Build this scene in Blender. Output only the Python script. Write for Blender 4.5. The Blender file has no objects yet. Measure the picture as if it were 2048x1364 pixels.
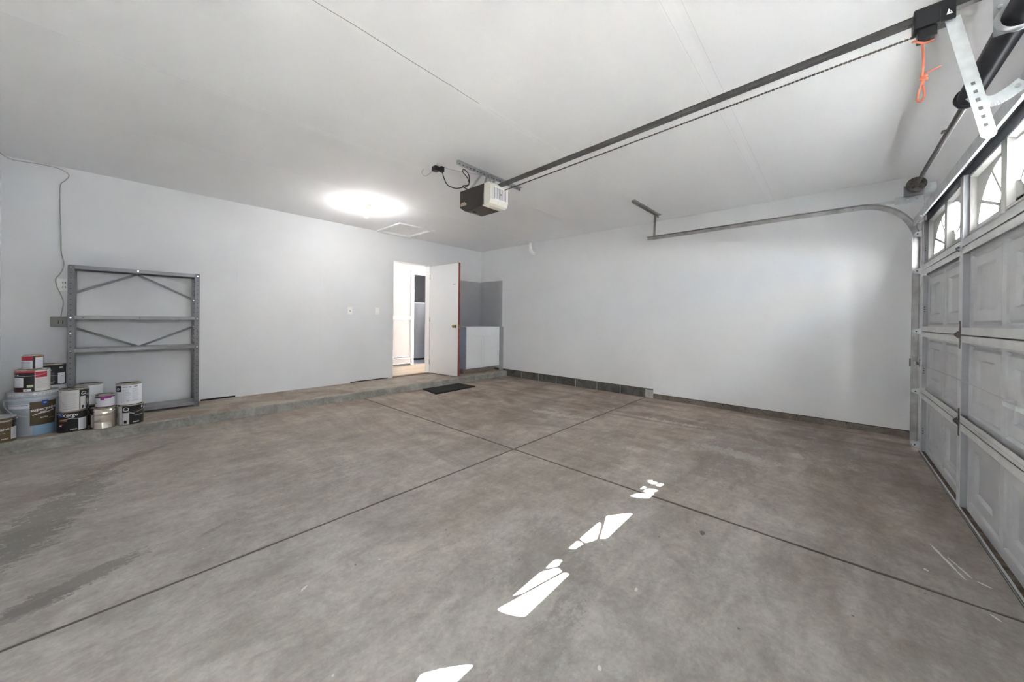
import bpy, bmesh, math, random
from mathutils import Vector, Matrix
random.seed(7)
PI = math.pi
S = bpy.context.scene
COL = S.collection

# ------------------------------------------------------------------ camera
YAW, PITCH, ROLL = 0.83589, -0.00269, 0.01111
FPX, SHY = 708.774, -39.693
cam_d = bpy.data.cameras.new('camera')
cam_d.sensor_fit = 'HORIZONTAL'
cam_d.sensor_width = 36.0
cam_d.lens = FPX / 2048 * 36.0
cam_d.shift_x = 0.0
cam_d.shift_y = SHY / 2048
cam_d.clip_start = 0.02
cam = bpy.data.objects.new('camera', cam_d)
COL.objects.link(cam)
fw = Vector((math.sin(YAW) * math.cos(PITCH), math.cos(YAW) * math.cos(PITCH), math.sin(PITCH)))
rt = Vector((math.cos(YAW), -math.sin(YAW), 0))
up = rt.cross(fw)
r2 = rt * math.cos(ROLL) + up * math.sin(ROLL)
u2 = -rt * math.sin(ROLL) + up * math.cos(ROLL)
M = Matrix((r2, u2, -fw)).transposed().to_4x4()
M.translation = Vector((0, 0, 1.125))
cam.matrix_world = M
S.camera = cam

# ------------------------------------------------------------------ view + world + sun
S.view_settings.view_transform = 'Standard'
S.view_settings.look = 'None'
S.view_settings.gamma = 1.0
S.view_settings.use_curve_mapping = False
S.view_settings.exposure = 1.62
S.cycles.max_bounces = 11
S.cycles.diffuse_bounces = 7
S.cycles.use_adaptive_sampling = True
S.cycles.adaptive_threshold = 0.02
S.cycles.glossy_bounces = 4
S.cycles.transparent_max_bounces = 12
S.cycles.use_denoising = True
S.cycles.sample_clamp_indirect = 0.0
S.cycles.caustics_reflective = False
S.cycles.caustics_refractive = False

SKY_STRENGTH = 15.0
SUN_STRENGTH = 430.0
world = bpy.data.worlds.new('sky')
S.world = world
world.use_nodes = True
wn = world.node_tree
wn.nodes.clear()
def N(nt, kind, **kw):
    n = nt.nodes.new(kind)
    for k, v in kw.items():
        setattr(n, k, v)
    return n
w_out = N(wn, 'ShaderNodeOutputWorld')
w_bg = N(wn, 'ShaderNodeBackground')
w_tc = N(wn, 'ShaderNodeTexCoord')
w_ns = N(wn, 'ShaderNodeTexNoise')
w_ns.inputs['Scale'].default_value = 5.0
w_ns.inputs['Detail'].default_value = 5.0
w_rp = N(wn, 'ShaderNodeValToRGB')
w_rp.color_ramp.elements[0].position = 0.40
w_rp.color_ramp.elements[0].color = (0.62, 0.74, 0.90, 1)
w_rp.color_ramp.elements[1].position = 0.56
w_rp.color_ramp.elements[1].color = (1.0, 0.98, 0.96, 1)
w_bg.inputs['Strength'].default_value = SKY_STRENGTH
wn.links.new(w_tc.outputs['Generated'], w_ns.inputs['Vector'])
wn.links.new(w_ns.outputs['Fac'], w_rp.inputs['Fac'])
wn.links.new(w_rp.outputs['Color'], w_bg.inputs['Color'])
wn.links.new(w_bg.outputs[0], w_out.inputs[0])

sun_d = bpy.data.lights.new('sun', 'SUN')
sun_d.energy = SUN_STRENGTH
sun_d.angle = math.radians(0.25)
sun_d.color = (0.97, 0.985, 1.0)
sun = bpy.data.objects.new('sun', sun_d)
COL.objects.link(sun)
sun.rotation_euler = Vector((-0.77, 0.867, -1.0)).to_track_quat('-Z', 'Y').to_euler()
sun.location = (8, -8, 10)

BULB_W = 6.8
HALL_W = 2.3

# ------------------------------------------------------------------ materials
MATS = {}
def mat(name, col, rough=0.6, metal=0.0, noise=0.0, nscale=20.0, bump=0.0, bscale=None, spec=None, col2=None, emit=None, estr=0.0, stretch=None):
    if name in MATS:
        return MATS[name]
    m = bpy.data.materials.new(name)
    m.use_nodes = True
    nt = m.node_tree
    b = nt.nodes['Principled BSDF']
    c = tuple(col) + (1,)
    b.inputs['Base Color'].default_value = c
    b.inputs['Roughness'].default_value = rough
    b.inputs['Metallic'].default_value = metal
    if spec is not None:
        b.inputs['Specular IOR Level'].default_value = spec
    if emit:
        b.inputs['Emission Color'].default_value = tuple(emit) + (1,)
        b.inputs['Emission Strength'].default_value = estr
    tc = N(nt, 'ShaderNodeTexCoord')
    src = tc.outputs['Object']
    if stretch:
        mp = N(nt, 'ShaderNodeMapping')
        mp.inputs['Scale'].default_value = stretch
        nt.links.new(src, mp.inputs['Vector'])
        src = mp.outputs[0]
    if noise > 0 or col2:
        n = N(nt, 'ShaderNodeTexNoise')
        n.inputs['Scale'].default_value = nscale
        n.inputs['Detail'].default_value = 6
        nt.links.new(src, n.inputs['Vector'])
        r = N(nt, 'ShaderNodeValToRGB')
        r.color_ramp.elements[0].position = 0.32
        r.color_ramp.elements[1].position = 0.68
        a = col2 if col2 else tuple(max(0, x * (1 - noise)) for x in col)
        r.color_ramp.elements[0].color = tuple(a) + (1,)
        r.color_ramp.elements[1].color = c if col2 else tuple(min(1, x * (1 + noise)) for x in col) + (1,)
        nt.links.new(n.outputs['Fac'], r.inputs['Fac'])
        nt.links.new(r.outputs['Color'], b.inputs['Base Color'])
    if bump > 0:
        n2 = N(nt, 'ShaderNodeTexNoise')
        n2.inputs['Scale'].default_value = bscale or 60
        n2.inputs['Detail'].default_value = 4
        nt.links.new(src, n2.inputs['Vector'])
        bp = N(nt, 'ShaderNodeBump')
        bp.inputs['Strength'].default_value = bump
        bp.inputs['Distance'].default_value = 0.01
        nt.links.new(n2.outputs['Fac'], bp.inputs['Height'])
        nt.links.new(bp.outputs[0], b.inputs['Normal'])
    MATS[name] = m
    return m

wall_paint = mat('wall_paint', (0.77, 0.775, 0.78), 0.75, noise=0.018, nscale=2.2, bump=0.03, bscale=90)
ceil_paint = mat('ceiling_paint', (0.885, 0.89, 0.895), 0.85, noise=0.012, nscale=1.5, bump=0.02, bscale=60)
seam_paint = mat('seam_paint', (0.90, 0.905, 0.91), 0.8)
crack_mat = mat('ceiling_crack', (0.26, 0.23, 0.20), 0.9)
bare_paint = mat('old_darker_paint', (0.44, 0.445, 0.455), 0.8, noise=0.03, nscale=3)
white_paint = mat('white_paint', (0.80, 0.80, 0.81), 0.45)
trim_white = mat('trim_white', (0.90, 0.90, 0.90), 0.4)
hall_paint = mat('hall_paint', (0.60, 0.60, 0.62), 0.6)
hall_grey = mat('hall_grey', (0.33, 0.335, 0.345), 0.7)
dark_gap = mat('dark_gap', (0.03, 0.026, 0.022), 0.95)
door_white = mat('door_white', (0.82, 0.825, 0.83), 0.4)
door_edge = mat('door_edge_wood', (0.30, 0.06, 0.04), 0.6, noise=0.35, nscale=14, stretch=(6, 6, 0.7))
brass = mat('brass', (0.55, 0.43, 0.20), 0.25, 1.0)
galv = mat('galvanised_steel', (0.50, 0.52, 0.53), 0.38, 0.85, noise=0.18, nscale=14)
galv_lite = mat('galvanised_bright', (0.62, 0.65, 0.65), 0.5, 0.55, noise=0.08, nscale=25)
track_steel = mat('track_steel', (0.40, 0.39, 0.38), 0.33, 0.9, noise=0.25, nscale=8)
old_steel = mat('old_steel', (0.11, 0.098, 0.088), 0.55, 0.6, noise=0.35, nscale=30)
black_metal = mat('black_metal', (0.018, 0.019, 0.023), 0.42, 0.35, noise=0.5, nscale=12)
rail_steel = mat('rail_steel', (0.135, 0.13, 0.125), 0.36, 0.85, noise=0.2, nscale=6)
black_plastic = mat('black_plastic', (0.012, 0.012, 0.013), 0.32)
brown_plastic = mat('dark_brown_plastic', (0.035, 0.030, 0.026), 0.4)
brown_under = mat('brown_underside', (0.085, 0.065, 0.055), 0.5)
cream_plastic = mat('cream_lens_plastic', (0.72, 0.69, 0.60), 0.4)
lens_grille = mat('lens_grille', (0.80, 0.80, 0.79), 0.45)
red_cord = mat('orange_cord', (0.80, 0.24, 0.14), 0.7)
wire_grey = mat('grey_wire', (0.42, 0.41, 0.39), 0.6)
wire_white = mat('white_wire', (0.62, 0.62, 0.60), 0.6)
rubber = mat('rubber_seal', (0.035, 0.034, 0.033), 0.7)
plate_white = mat('switch_white', (0.93, 0.92, 0.90), 0.35)
slot_dark = mat('slot_dark', (0.05, 0.045, 0.04), 0.6)
box_grey = mat('outlet_box_grey', (0.27, 0.26, 0.245), 0.5, 0.4)
rack_steel = mat('rack_grey_enamel', (0.175, 0.175, 0.18), 0.38, 0.35, noise=0.12, nscale=9)
rack_shelf = mat('rack_shelf_enamel', (0.27, 0.27, 0.275), 0.38, 0.3, noise=0.08, nscale=9)
bolt_bright = mat('bolt_bright', (0.80, 0.80, 0.80), 0.2, 1.0)
can_metal = mat('can_metal', (0.62, 0.57, 0.47), 0.2, 1.0, noise=0.12, nscale=40)
can_silver = mat('can_silver', (0.66, 0.60, 0.53), 0.22, 0.95)
lbl_black = mat('label_black', (0.012, 0.011, 0.012), 0.32)
lbl_white = mat('label_white', (0.74, 0.75, 0.79), 0.45)
lbl_cream = mat('label_cream', (0.68, 0.665, 0.64), 0.5)
lbl_ink = mat('label_grey_print', (0.34, 0.35, 0.40), 0.6)
lbl_red = mat('label_red', (0.52, 0.035, 0.06), 0.35)
lbl_maroon = mat('label_maroon', (0.055, 0.008, 0.010), 0.35)
lbl_brown = mat('label_brown', (0.115, 0.078, 0.036), 0.4)
lbl_blue = mat('label_blue', (0.04, 0.09, 0.42), 0.4)
lbl_purple = mat('label_purple', (0.28, 0.03, 0.22), 0.4)
lbl_green = mat('sticker_green', (0.55, 0.62, 0.35), 0.5)
lbl_orange = mat('label_orange', (0.28, 0.10, 0.03), 0.5)
txt_white = mat('text_white', (0.86, 0.85, 0.82), 0.5)
bucket_plastic = mat('bucket_plastic', (0.50, 0.54, 0.60), 0.35, noise=0.06, nscale=9)
bucket_lid = mat('bucket_lid_plastic', (0.50, 0.53, 0.57), 0.35, noise=0.15, nscale=30)
lid_grey = mat('grey_lid_plastic', (0.40, 0.41, 0.42), 0.4)
mat_black = mat('doormat_black', (0.016, 0.015, 0.014), 0.95, bump=0.9, bscale=220, noise=0.5, nscale=90)
pvc = mat('pvc_white', (0.94, 0.94, 0.94), 0.35)
cab_white = mat('cabinet_white', (0.90, 0.905, 0.91), 0.35)
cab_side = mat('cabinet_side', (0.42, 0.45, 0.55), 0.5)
toe_wood = mat('toe_kick_wood', (0.30, 0.25, 0.21), 0.7, noise=0.12, nscale=12)
wh_white = mat('water_heater_enamel', (0.78, 0.80, 0.85), 0.3)
porcelain = mat('porcelain', (0.80, 0.60, 0.48), 0.3)
bulb_mat = mat('lit_bulb', (1, 1, 1), 0.3, emit=(1.0, 0.95, 0.87), estr=12.0)
globe_mat = mat('hall_fill_globe', (1, 1, 1), 0.3, emit=(1.0, 0.98, 0.95), estr=0.6)  # glow of the added hall fixture
gd_skin = mat('garage_door_paint', (0.47, 0.475, 0.485), 0.45, noise=0.05, nscale=5)
gd_web = mat('garage_door_web_shaded', (0.37, 0.375, 0.40), 0.45, noise=0.06, nscale=6)  # darker copy of the door paint, side shading of the stile webs
gd_rail = mat('garage_door_rail_paint', (0.60, 0.60, 0.595), 0.45, noise=0.08, nscale=10)
gd_top = mat('garage_door_top_shaded', (0.13, 0.13, 0.14), 0.45, noise=0.15, nscale=10)  # shadow under the strut put into a dark door colour
gd_frame = mat('window_frame_plastic', (0.56, 0.555, 0.53), 0.4)
gd_dirty = mat('dirty_ledge', (0.46, 0.44, 0.37), 0.8, col2=(0.16, 0.13, 0.09), nscale=28)
wood_dirty = mat('dirty_wood_ledge', (0.20, 0.15, 0.11), 0.9, col2=(0.05, 0.035, 0.025), nscale=22)
soffit_white = mat('soffit_white', (0.82, 0.83, 0.85), 0.6)
drive_mat = mat('driveway_asphalt', (0.022, 0.022, 0.023), 0.85, noise=0.1, nscale=3)
jamb_paint = mat('jamb_paint', (0.45, 0.44, 0.43), 0.6, noise=0.2, nscale=14)
spring_ink = mat('spring_blue_smear', (0.03, 0.035, 0.09), 0.5)

def glass_material():
    m = bpy.data.materials.new('window_glass')
    m.use_nodes = True
    nt = m.node_tree
    nt.nodes.clear()
    o = N(nt, 'ShaderNodeOutputMaterial')
    t = N(nt, 'ShaderNodeBsdfTransparent')
    t.inputs[0].default_value = (0.96, 0.97, 0.98, 1)
    g = N(nt, 'ShaderNodeBsdfGlossy')
    g.inputs['Roughness'].default_value = 0.02
    mx = N(nt, 'ShaderNodeMixShader')
    mx.inputs[0].default_value = 0.06
    nt.links.new(t.outputs[0], mx.inputs[1])
    nt.links.new(g.outputs[0], mx.inputs[2])
    nt.links.new(mx.outputs[0], o.inputs[0])
    return m
glass = glass_material()

def math_node(nt, op, a, b=None, clamp=False):
    n = N(nt, 'ShaderNodeMath', operation=op, use_clamp=clamp)
    for i, v in enumerate((a, b)):
        if v is None:
            continue
        if isinstance(v, (int, float)):
            n.inputs[i].default_value = v
        else:
            nt.links.new(v, n.inputs[i])
    return n.outputs[0]
def noise_out(nt, vec, scale, detail=6, rough=0.6, dist=0.0, out='Fac'):
    n = N(nt, 'ShaderNodeTexNoise')
    n.inputs['Scale'].default_value = scale
    n.inputs['Detail'].default_value = detail
    n.inputs['Roughness'].default_value = rough
    n.inputs['Distortion'].default_value = dist
    nt.links.new(vec, n.inputs['Vector'])
    return n.outputs[out]
def ramp(nt, fac, p0, c0, p1, c1):
    r = N(nt, 'ShaderNodeValToRGB')
    r.color_ramp.elements[0].position = p0
    r.color_ramp.elements[0].color = c0 if len(c0) == 4 else tuple(c0) + (1,)
    r.color_ramp.elements[1].position = p1
    r.color_ramp.elements[1].color = c1 if len(c1) == 4 else tuple(c1) + (1,)
    nt.links.new(fac, r.inputs['Fac'])
    return r.outputs['Color']
def mixc(nt, fac, a, b, mode='MIX'):
    n = N(nt, 'ShaderNodeMix', data_type='RGBA', blend_type=mode)
    for i, v in ((0, fac), (6, a), (7, b)):
        if isinstance(v, (int, float)):
            n.inputs[i].default_value = v
        elif isinstance(v, tuple):
            n.inputs[i].default_value = v if len(v) == 4 else v + (1,)
        else:
            nt.links.new(v, n.inputs[i])
    return n.outputs[2]

def concrete_floor():
    m = bpy.data.materials.new('concrete_floor')
    m.use_nodes = True
    nt = m.node_tree
    b = nt.nodes['Principled BSDF']
    tc = N(nt, 'ShaderNodeTexCoord')
    P = tc.outputs['Object']
    mp = N(nt, 'ShaderNodeMapping')
    mp.inputs['Scale'].default_value = (0.55, 1.35, 1)     # trowel sweeps run along x
    nt.links.new(P, mp.inputs['Vector'])
    PS = mp.outputs[0]
    sep = N(nt, 'ShaderNodeSeparateXYZ')
    nt.links.new(P, sep.inputs[0])
    X, Y = sep.outputs[0], sep.outputs[1]
    grey = (0.415, 0.402, 0.382)
    tan = (0.375, 0.325, 0.285)
    brown = (0.235, 0.19, 0.158)
    # the slabs differ: the near one is greyer, the far and right ones are browner
    f = math_node(nt, 'MULTIPLY_ADD', X, 0.17)
    f.node.inputs[2].default_value = 0.02
    g = math_node(nt, 'MULTIPLY', Y, 0.12)
    f = math_node(nt, 'ADD', f, g)
    n1 = noise_out(nt, PS, 0.9, 4, 0.6, 0.6)
    f = math_node(nt, 'ADD', f, math_node(nt, 'MULTIPLY', math_node(nt, 'SUBTRACT', n1, 0.5), 1.3))
    base = mixc(nt, math_node(nt, 'MINIMUM', math_node(nt, 'MAXIMUM', f, 0.0), 1.0), grey, tan)
    # broad darker brown stains
    n2 = noise_out(nt, PS, 1.5, 7, 0.62, 1.1)
    st = ramp(nt, n2, 0.47, (0, 0, 0), 0.66, (1, 1, 1))
    # stains are strongest by the garage door and in the far bay
    w1 = math_node(nt, 'MULTIPLY_ADD', X, 0.16)
    w1.node.inputs[2].default_value = 0.05
    wgt = math_node(nt, 'MINIMUM', math_node(nt, 'MAXIMUM', w1, 0.10), 0.8)
    stf = math_node(nt, 'MULTIPLY', st, wgt)
    base = mixc(nt, stf, base, brown)
    # mid-scale mottling
    n3 = noise_out(nt, PS, 6.0, 8, 0.7, 0.8)
    base = mixc(nt, 0.75, base, ramp(nt, n3, 0.28, (0.66, 0.64, 0.62), 0.72, (1.26, 1.26, 1.26)), 'MULTIPLY')
    n7 = noise_out(nt, P, 2.1, 9, 0.72, 0.4)
    base = mixc(nt, 0.8, base, ramp(nt, n7, 0.34, (0.78, 0.765, 0.75), 0.66, (1.15, 1.15, 1.15)), 'MULTIPLY')
    n8 = noise_out(nt, P, 19.0, 7, 0.75, 0.3)
    base = mixc(nt, 0.7, base, ramp(nt, n8, 0.32, (0.80, 0.79, 0.78), 0.68, (1.16, 1.16, 1.16)), 'MULTIPLY')
    n4 = noise_out(nt, P, 55.0, 4, 0.7)
    base = mixc(nt, 0.6, base, ramp(nt, n4, 0.30, (0.82, 0.82, 0.82), 0.70, (1.14, 1.14, 1.14)), 'MULTIPLY')
    mp9 = N(nt, 'ShaderNodeMapping')
    mp9.inputs['Scale'].default_value = (1.5, 0.45, 1)
    mp9.inputs['Rotation'].default_value = (0, 0, 0.18)
    nt.links.new(P, mp9.inputs['Vector'])
    n9 = noise_out(nt, mp9.outputs[0], 1.7, 9, 0.66, 1.9)
    w9 = math_node(nt, 'MULTIPLY_ADD', X, 0.20)
    w9.node.inputs[2].default_value = -0.18
    w9 = math_node(nt, 'ADD', w9, math_node(nt, 'MULTIPLY', Y, 0.11))
    w9 = math_node(nt, 'MINIMUM', math_node(nt, 'MAXIMUM', w9, 0.12), 0.95)
    base = mixc(nt, w9, base, ramp(nt, n9, 0.36, (0.66, 0.61, 0.57), 0.62, (1.22, 1.17, 1.12)), 'MULTIPLY')
    # pale worn patches
    n5 = noise_out(nt, PS, 2.4, 7, 0.7, 0.5)
    pl = ramp(nt, n5, 0.60, (0, 0, 0), 0.78, (1, 1, 1))
    base = mixc(nt, math_node(nt, 'MULTIPLY', pl, 0.45), base, (0.50, 0.475, 0.45))
    # one shaped stain: centre, radii, strength
    wob = noise_out(nt, PS, 2.6, 9, 0.75, 1.0)
    wob2 = noise_out(nt, PS, 11.0, 8, 0.75)
    wob3 = noise_out(nt, P, 45.0, 6, 0.75)
    def blot(cx, cy, rx, ry, ang, strength, colour, base, hard=6.0, wobble=1.6):
        ca, sa = math.cos(ang), math.sin(ang)
        dx = math_node(nt, 'SUBTRACT', X, cx)
        dy = math_node(nt, 'SUBTRACT', Y, cy)
        u = math_node(nt, 'DIVIDE', math_node(nt, 'ADD', math_node(nt, 'MULTIPLY', dx, ca), math_node(nt, 'MULTIPLY', dy, sa)), rx)
        v = math_node(nt, 'DIVIDE', math_node(nt, 'SUBTRACT', math_node(nt, 'MULTIPLY', dy, ca), math_node(nt, 'MULTIPLY', dx, sa)), ry)
        d = math_node(nt, 'ADD', math_node(nt, 'MULTIPLY', u, u), math_node(nt, 'MULTIPLY', v, v))
        w = math_node(nt, 'MULTIPLY', math_node(nt, 'SUBTRACT', wob, 0.5), wobble * 2)
        w = math_node(nt, 'ADD', w, math_node(nt, 'MULTIPLY', math_node(nt, 'SUBTRACT', wob2, 0.5), wobble * 3.0))
        w = math_node(nt, 'ADD', w, math_node(nt, 'MULTIPLY', math_node(nt, 'SUBTRACT', wob3, 0.5), wobble * 2.5))
        d = math_node(nt, 'ADD', d, w)
        k = math_node(nt, 'MULTIPLY', math_node(nt, 'SUBTRACT', 1.0, d), hard, True)
        k = math_node(nt, 'MULTIPLY', k, strength)
        return mixc(nt, k, base, colour)
    DARK = (0.175, 0.162, 0.148)
    for a in STAINS:
        base = blot(*a, base=base) if len(a) == 7 else blot(*a[:7], base=base, hard=a[7], wobble=a[8])
    # specks: small dark pits and pale flecks
    vz = N(nt, 'ShaderNodeTexVoronoi')
    vz.inputs['Scale'].default_value = 11.0
    nt.links.new(P, vz.inputs['Vector'])
    spk = math_node(nt, 'LESS_THAN', vz.outputs['Distance'], 0.055)
    vcol = N(nt, 'ShaderNodeSeparateColor')
    nt.links.new(vz.outputs['Color'], vcol.inputs[0])
    dk = math_node(nt, 'MULTIPLY', spk, math_node(nt, 'GREATER_THAN', vcol.outputs[0], 0.86))
    lt = math_node(nt, 'MULTIPLY', spk, math_node(nt, 'LESS_THAN', vcol.outputs[0], 0.07))
    base = mixc(nt, math_node(nt, 'MULTIPLY', dk, 0.75), base, (0.10, 0.09, 0.085))
    base = mixc(nt, math_node(nt, 'MULTIPLY', lt, 0.65), base, (0.70, 0.69, 0.67))
    nt.links.new(base, b.inputs['Base Color'])
    rr = ramp(nt, n3, 0.3, (0.50, 0.50, 0.50), 0.7, (0.75, 0.75, 0.75))
    nt.links.new(rr, b.inputs['Roughness'])
    b.inputs['Specular IOR Level'].default_value = 0.35
    hb = math_node(nt, 'ADD', math_node(nt, 'MULTIPLY', n3, 0.8), math_node(nt, 'MULTIPLY', n4, 0.35))
    bp = N(nt, 'ShaderNodeBump')
    bp.inputs['Strength'].default_value = 0.12
    bp.inputs['Distance'].default_value = 0.01
    nt.links.new(hb, bp.inputs['Height'])
    nt.links.new(bp.outputs[0], b.inputs['Normal'])
    return m
DK = (0.175, 0.162, 0.148)
BR = (0.20, 0.165, 0.14)
PALE = (0.62, 0.59, 0.55)
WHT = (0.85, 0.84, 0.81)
# cx, cy, rx, ry, angle, strength, colour
STAINS = [
    (-0.24, 3.28, 0.62, 0.13, 1.28, 0.62, DK, 6.0, 2.2),
    (-0.36, 2.85, 0.32, 0.12, 1.10, 0.50, DK, 6.0, 2.2),
    (-0.05, 3.95, 0.34, 0.035, 1.05, 0.50, BR, 5.0, 1.8),
    (0.16, 4.20, 0.36, 0.035, 0.75, 0.45, BR, 5.0, 1.8),
    (-0.30, 3.75, 0.40, 0.10, 1.0, 0.38, BR, 4.0, 2.4),
    (-0.10, 2.35, 0.21, 0.055, 0.42, 0.72, DK, 7.0, 1.7),
    (-0.29, 2.24, 0.20, 0.040, 0.35, 0.60, DK, 7.0, 1.7),
    (0.34, 2.42, 0.07, 0.020, 0.5, 0.5, DK, 5.0, 1.6),
    (1.35, 3.65, 0.75, 0.22, 0.25, 0.30, BR, 2.0, 2.4),
    (0.85, 2.55, 0.40, 0.16, 0.5, 0.30, BR, 2.5, 2.6),
    (1.35, 0.98, 0.35, 0.22, 0.5, 0.30, DK, 1.5, 2.2),
    (0.95, 0.72, 0.30, 0.10, 0.2, 0.28, DK, 1.5, 2.2),
    (3.75, 0.65, 0.95, 0.22, 0.12, 0.40, BR, 2.0, 2.4),
    (4.20, 0.02, 0.75, 0.20, 0.05, 0.45, BR, 2.0, 2.4),
    (2.95, 1.50, 0.60, 0.22, 0.25, 0.40, BR, 2.5, 2.2),
    (3.55, 2.85, 0.75, 0.16, 0.12, 0.40, BR, 2.5, 2.4),
    (4.40, 3.60, 0.60, 0.14, 0.10, 0.38, BR, 2.5, 2.4),
    (2.95, 3.95, 0.45, 0.10, 0.15, 0.30, BR, 2.5, 2.4),
    (3.55, 2.42, 0.34, 0.07, 1.75, 0.42, PALE, 2.0, 3.4),
    (4.15, 1.42, 0.30, 0.05, 1.65, 0.45, PALE, 2.0, 3.2),
    (3.55, 0.62, 0.26, 0.08, 1.4, 0.35, PALE, 2.0, 3.4),
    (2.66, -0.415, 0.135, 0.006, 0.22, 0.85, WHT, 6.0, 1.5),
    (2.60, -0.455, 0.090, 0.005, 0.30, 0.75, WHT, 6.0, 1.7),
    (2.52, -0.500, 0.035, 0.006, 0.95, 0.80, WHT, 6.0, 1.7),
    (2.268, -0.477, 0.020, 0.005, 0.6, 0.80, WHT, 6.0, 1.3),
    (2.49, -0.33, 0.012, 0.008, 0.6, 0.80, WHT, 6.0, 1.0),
    (2.092, 0.503, 0.024, 0.012, 0.2, 0.80, (0.09, 0.075, 0.065), 6.0, 1.2),
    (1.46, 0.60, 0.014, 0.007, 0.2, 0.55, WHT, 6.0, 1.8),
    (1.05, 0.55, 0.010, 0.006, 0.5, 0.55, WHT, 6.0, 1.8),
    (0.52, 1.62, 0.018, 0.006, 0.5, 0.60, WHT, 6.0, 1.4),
]
floor_mat = concrete_floor()
def concrete_plain(name, a, bcol, sc=3.0, bump=0.3):
    m = bpy.data.materials.new(name)
    m.use_nodes = True
    nt = m.node_tree
    b = nt.nodes['Principled BSDF']
    tc = N(nt, 'ShaderNodeTexCoord')
    P = tc.outputs['Object']
    n1 = noise_out(nt, P, sc, 8, 0.65, 0.8)
    c = ramp(nt, n1, 0.34, a, 0.66, bcol)
    n2 = noise_out(nt, P, 45, 5, 0.7)
    c = mixc(nt, 0.8, c, ramp(nt, n2, 0.3, (0.75, 0.75, 0.75), 0.7, (1.2, 1.2, 1.2)), 'MULTIPLY')
    nt.links.new(c, b.inputs['Base Color'])
    b.inputs['Roughness'].default_value = 0.85
    bp = N(nt, 'ShaderNodeBump')
    bp.inputs['Strength'].default_value = bump
    bp.inputs['Distance'].default_value = 0.01
    nt.links.new(n2, bp.inputs['Height'])
    nt.links.new(bp.outputs[0], b.inputs['Normal'])
    return m
curb_top = concrete_plain('curb_top_concrete', (0.26, 0.20, 0.155), (0.44, 0.39, 0.335), 2.6)
curb_face = concrete_plain('curb_face_concrete', (0.25, 0.24, 0.215), (0.42, 0.41, 0.375), 6.0)
block_dark = concrete_plain('foundation_block', (0.045, 0.042, 0.038), (0.135, 0.125, 0.11), 5.0)
block_tan = concrete_plain('foundation_tan', (0.13, 0.105, 0.085), (0.24, 0.205, 0.17), 5.0)
mortar = concrete_plain('mortar_pale', (0.32, 0.31, 0.29), (0.52, 0.50, 0.47), 20.0)
joint_dark = mat('joint_dark', (0.105, 0.092, 0.08), 0.95)
def planks(name, a, bcol):
    m = bpy.data.materials.new(name)
    m.use_nodes = True
    nt = m.node_tree
    b = nt.nodes['Principled BSDF']
    tc = N(nt, 'ShaderNodeTexCoord')
    br = N(nt, 'ShaderNodeTexBrick')
    br.inputs['Color1'].default_value = a + (1,)
    br.inputs['Color2'].default_value = bcol + (1,)
    br.inputs['Mortar'].default_value = tuple(x * 0.6 for x in a) + (1,)
    br.inputs['Scale'].default_value = 1.0
    br.inputs['Mortar Size'].default_value = 0.003
    br.inputs['Brick Width'].default_value = 1.1
    br.inputs['Row Height'].default_value = 0.09
    nt.links.new(tc.outputs['Object'], br.inputs['Vector'])
    nt.links.new(br.outputs['Color'], b.inputs['Base Color'])
    b.inputs['Roughness'].default_value = 0.35
    return m
hall_wood = planks('hall_oak_planks', (0.62, 0.49, 0.36), (0.72, 0.60, 0.46))
vinyl = mat('vinyl_floor', (0.70, 0.72, 0.80), 0.3, col2=(0.50, 0.52, 0.62), nscale=12)

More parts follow.
